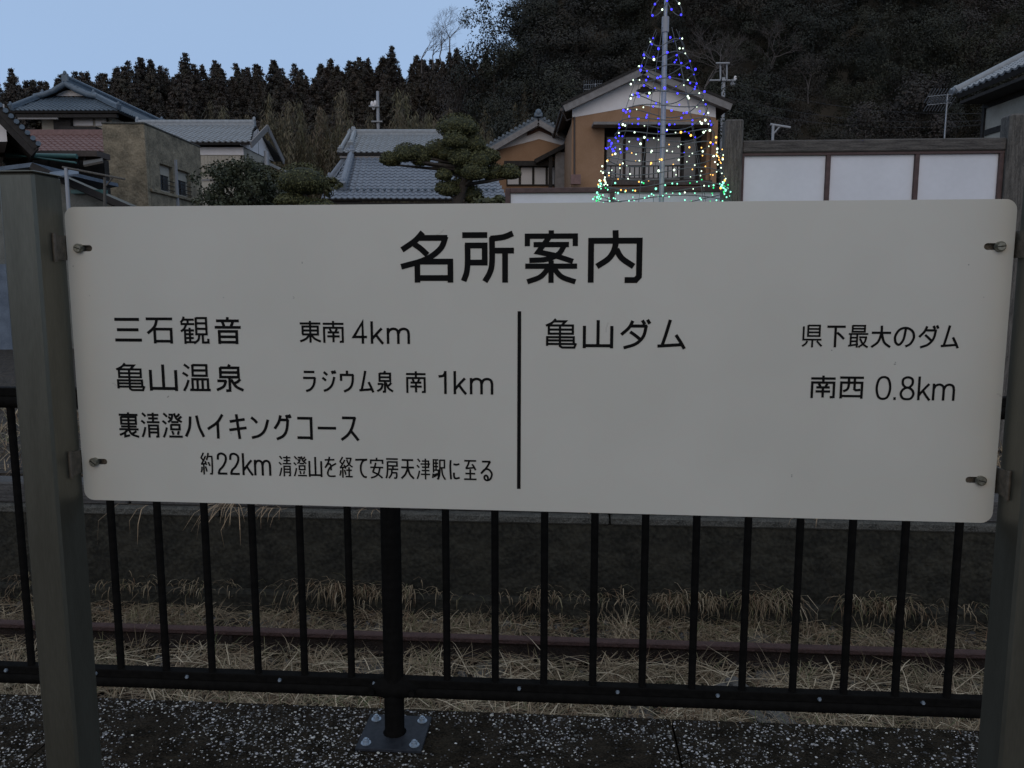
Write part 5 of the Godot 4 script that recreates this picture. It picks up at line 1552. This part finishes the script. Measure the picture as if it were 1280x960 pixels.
func pad_mesh(sd: int, r: Vector3, n: int, leaf: float, ca: Color, cb: Color) -> ArrayMesh:
	rng.seed = sd
	var m := MB.new(); m.colored = true
	m.tint = ca * 0.8
	m.ellipsoid(Vector3(0, r.y * 0.12, 0), r * Vector3(0.9, 0.85, 0.9), 14, 9, 0.05, sd)
	for i in n:
		var d := Vector3(rng.randfn(0, 1), rng.randfn(0, 1), rng.randfn(0, 1)).normalized()
		var k := rng.randf_range(0.88, 1.05)
		var rr := r * Vector3(1, 1.25 if d.y > 0.0 else 0.7, 1)
		leaf_quad(m, d * rr * k, leaf, ca.lerp(cb, rng.randf()) * rng.randf_range(0.8, 1.2), (d / r).normalized(), 0.55)
	return m.mesh()
func build_garden():
	var ca := Color(0.042, 0.046, 0.016); var cb := Color(0.115, 0.11, 0.038)
	var d := 16.0
	var pads := [[572, 161, 25, 14], [510, 196, 16, 11], [486, 199, 13, 9], [526, 199, 12, 12], [545, 187, 17, 12], [570, 181, 15, 10], [591, 182, 16, 12], [560, 194, 12, 8], [577, 201, 15, 11], [604, 193, 13, 9], [613, 198, 12, 8], [560, 208, 15, 11], [594, 219, 16, 12], [617, 217, 14, 11], [637, 217, 14, 9], [556, 222, 10, 7], [578, 232, 14, 12], [560, 238, 15, 10], [585, 244, 18, 12], [600, 205, 13, 10], [520, 190, 12, 8], [580, 213, 12, 10]]
	var f := at(580, 300, d)
	var t := thing("cloud_pruned_tree", "dark green tree clipped into rounded cloud pads in front of the tiled roof", "tree", Vector3(f.x, 0.2, -d))
	var o := t.position
	rng.seed = 31
	var m := MB.new()
	m.tube([Vector3(0, 0, 0), at(572, 250, d) - o, at(586, 215, d) - o, at(572, 185, d) - o, at(574, 165, d) - o], [0.13, 0.11, 0.085, 0.06, 0.03], 9)
	put(t, "trunk", m, M.bark)
	var sc := d / F * 1.02
	for i in pads.size():
		var q = pads[i]
		var off: float = [0.0, 0.25, -0.2, 0.1, -0.3, 0.35, -0.1][i % 7]
		var c := at(q[0], q[1], d) - o + Vector3(0, 0, off)
		var r := Vector3(q[2] * sc, q[3] * sc, q[2] * sc * 0.85)
		var pm := pad_mesh(700 + i, r, int(1100 * (q[2] / 15.0)), 0.042, ca, cb)
		var p := part(t, "foliage_pad", pm, M.leaf, c)
		p.rotation.z = [0.0, 0.08, -0.06][i % 3]
		var st := at(580, clampf(q[1] + 14, 185, 255), d) - o
		m = MB.new(); m.tube([st, st.lerp(c, 0.5) + Vector3(0, -0.05, 0), c + Vector3(0, -r.y * 0.5, 0)], [0.045, 0.03, 0.018], 6)
		put(t, "branch", m, M.bark)
	# clipped round shrub on stem, with a lower pad
	d = 14.0
	f = at(380, 300, d)
	var t2 := thing("clipped_shrub", "dome-clipped shrub on a stem left of the tiled house", "shrub", Vector3(f.x, 0.1, -d))
	o = t2.position
	m = MB.new(); m.tube([Vector3.ZERO, at(381, 262, d) - o, at(380, 232, d) - o], [0.09, 0.07, 0.05], 8)
	put(t2, "trunk", m, M.bark)
	sc = d / F * 1.02
	for q in [[378, 229, 31, 19], [366, 253, 22, 9], [395, 264, 30, 12]]:
		var pm := pad_mesh(int(q[0]), Vector3(q[2] * sc, q[3] * sc, q[2] * sc * 0.9), 2100, 0.04, ca, cb)
		part(t2, "foliage_pad", pm, M.leaf, at(q[0], q[1], d) - o)
	# loose bushy tree
	d = 15.0
	f = at(302, 300, d)
	var t3 := thing("bushy_tree", "loose leafy evergreen bush in front of the cream house", "tree", Vector3(f.x, 0.1, -d))
	o = t3.position
	m = MB.new(); m.tube([Vector3.ZERO, at(303, 265, d) - o, at(302, 225, d) - o], [0.08, 0.06, 0.03], 8)
	for q in [[275, 225], [330, 225], [290, 212], [318, 212], [268, 240], [340, 238]]: m.tube([at(303, 262, d) - o, at(q[0], q[1], d) - o], [0.03, 0.01], 5)
	put(t3, "trunk", m, M.bark)
	rng.seed = 55
	m = MB.new(); m.colored = true
	for i in 130:
		var an := rng.randf() * TAU; var k := sqrt(rng.randf())
		var px := 302.0 + cos(an) * 47.0 * k; var py := 238.0 + sin(an) * 34.0 * k
		if py < 214.0 and absf(px - 297.0) > 26.0: continue
		var c := at(px, py, d) - o + Vector3(0, 0, rng.randfn(0, 0.35))
		var col := Color(0.03, 0.036, 0.018).lerp(Color(0.065, 0.07, 0.036), rng.randf())
		for j in 60:
			var dd := Vector3(rng.randfn(0, 1), rng.randfn(0, 1), rng.randfn(0, 1)).normalized()
			leaf_quad(m, c + dd * 0.14 * pow(rng.randf(), 0.4), 0.065, col * rng.randf_range(0.8, 1.3), (dd + Vector3(0, 0.6, 0)).normalized(), 0.6)
	put(t3, "crown", m, M.leaf)
	# scrub between the house and the bamboo
	for q in [[405, 232, 20, 12, 24, "low dark shrub beside the left hip of the tiled roof"], [612, 262, 26, 16, 13, "straggly shrub at the foot of the cloud-pruned tree"], [336, 222, 16, 14, 26, "dark shrub under the side roof of the cream house"]]:
		var b := thing("garden_shrub", q[5], "shrub", Vector3(at(q[0], q[1], q[4]).x, 0.3, -q[4]))
		var c := at(q[0], q[1], q[4]) - b.position
		var k2: float = q[4] / F
		m = MB.new(); m.tube([Vector3.ZERO, c], [0.05, 0.02], 6); put(b, "stem", m, M.bark)
		part(b, "crown", crown_mesh(int(q[0]), q[3] * k2 * 2.2, q[2] * k2, 26, 60, 0.1, ca * 0.9, cb * 0.8), M.leaf, c - Vector3(0, q[3] * k2 * 1.2, 0))

# clear blue dusk sky, a little greyer overhead, with faint uneven cloud veil all round
func evening_sky() -> ImageTexture:
	var w := 512; var h := 256
	var n := FastNoiseLite.new(); n.seed = 3; n.frequency = 0.006; n.fractal_octaves = 4
	var im := Image.create(w, h, false, Image.FORMAT_RGBF)
	for y in h:
		var el := 1.0 - (y + 0.5) / (h * 0.5)                 # 1 overhead, 0 at the horizon
		for x in w:
			var a := TAU * x / w
			var k := n.get_noise_3d(cos(a) * 120.0, el * 260.0, sin(a) * 120.0)
			var c := Color(0.355, 0.51, 0.765).lerp(Color(0.40, 0.455, 0.54), smoothstep(0.12, 0.7, el))
			if el < 0.0: c = Color(0.05, 0.048, 0.045)
			else: c = c * (1.0 + 0.06 * k)
			im.set_pixel(x, y, Color(c.r, c.g, c.b))
	return ImageTexture.create_from_image(im)

# ------------------------------------------------------------------
func _ready():
	var cam := Camera3D.new()
	cam.name = "camera"
	add_child(cam)
	cam.position = Vector3(0, EYE, 0)
	cam.rotation_degrees = Vector3(-PITCH, 0, 0)
	cam.fov = rad_to_deg(2.0 * atan(480.0 / F))
	cam.near = 0.05
	cam.far = 900.0
	cam.current = true
	var we := WorldEnvironment.new()
	we.name = "world_environment"
	var env := Environment.new()
	var sky := Sky.new()
	var sm := PanoramaSkyMaterial.new()
	sm.panorama = evening_sky()
	sky.sky_material = sm
	env.background_mode = Environment.BG_SKY
	env.sky = sky
	env.background_energy_multiplier = 1.0
	env.tonemap_mode = Environment.TONE_MAPPER_LINEAR
	env.tonemap_exposure = 1.0
	env.sdfgi_enabled = true
	env.ssao_enabled = true
	env.ssil_enabled = true
	we.environment = env
	add_child(we)
	var sun := DirectionalLight3D.new()
	sun.name = "sun"
	sun.light_energy = 0.17
	sun.light_color = Color(1.0, 0.9, 0.76)
	sun.light_angular_distance = 50.0
	sun.shadow_enabled = true
	sun.rotation_degrees = Vector3(-20, -8, 0)
	add_child(sun)
	make_materials()
	build_ground()
	build_hills()
	build_house_orange()
	build_house_h()
	build_house_g()
	build_house_a()
	build_house_b()
	build_house_c()
	build_house_left()
	build_house_right()
	build_poles()
	build_garden()
	build_hoarding()
	build_grass()
	build_lights()
	build_fence()
	build_sign()
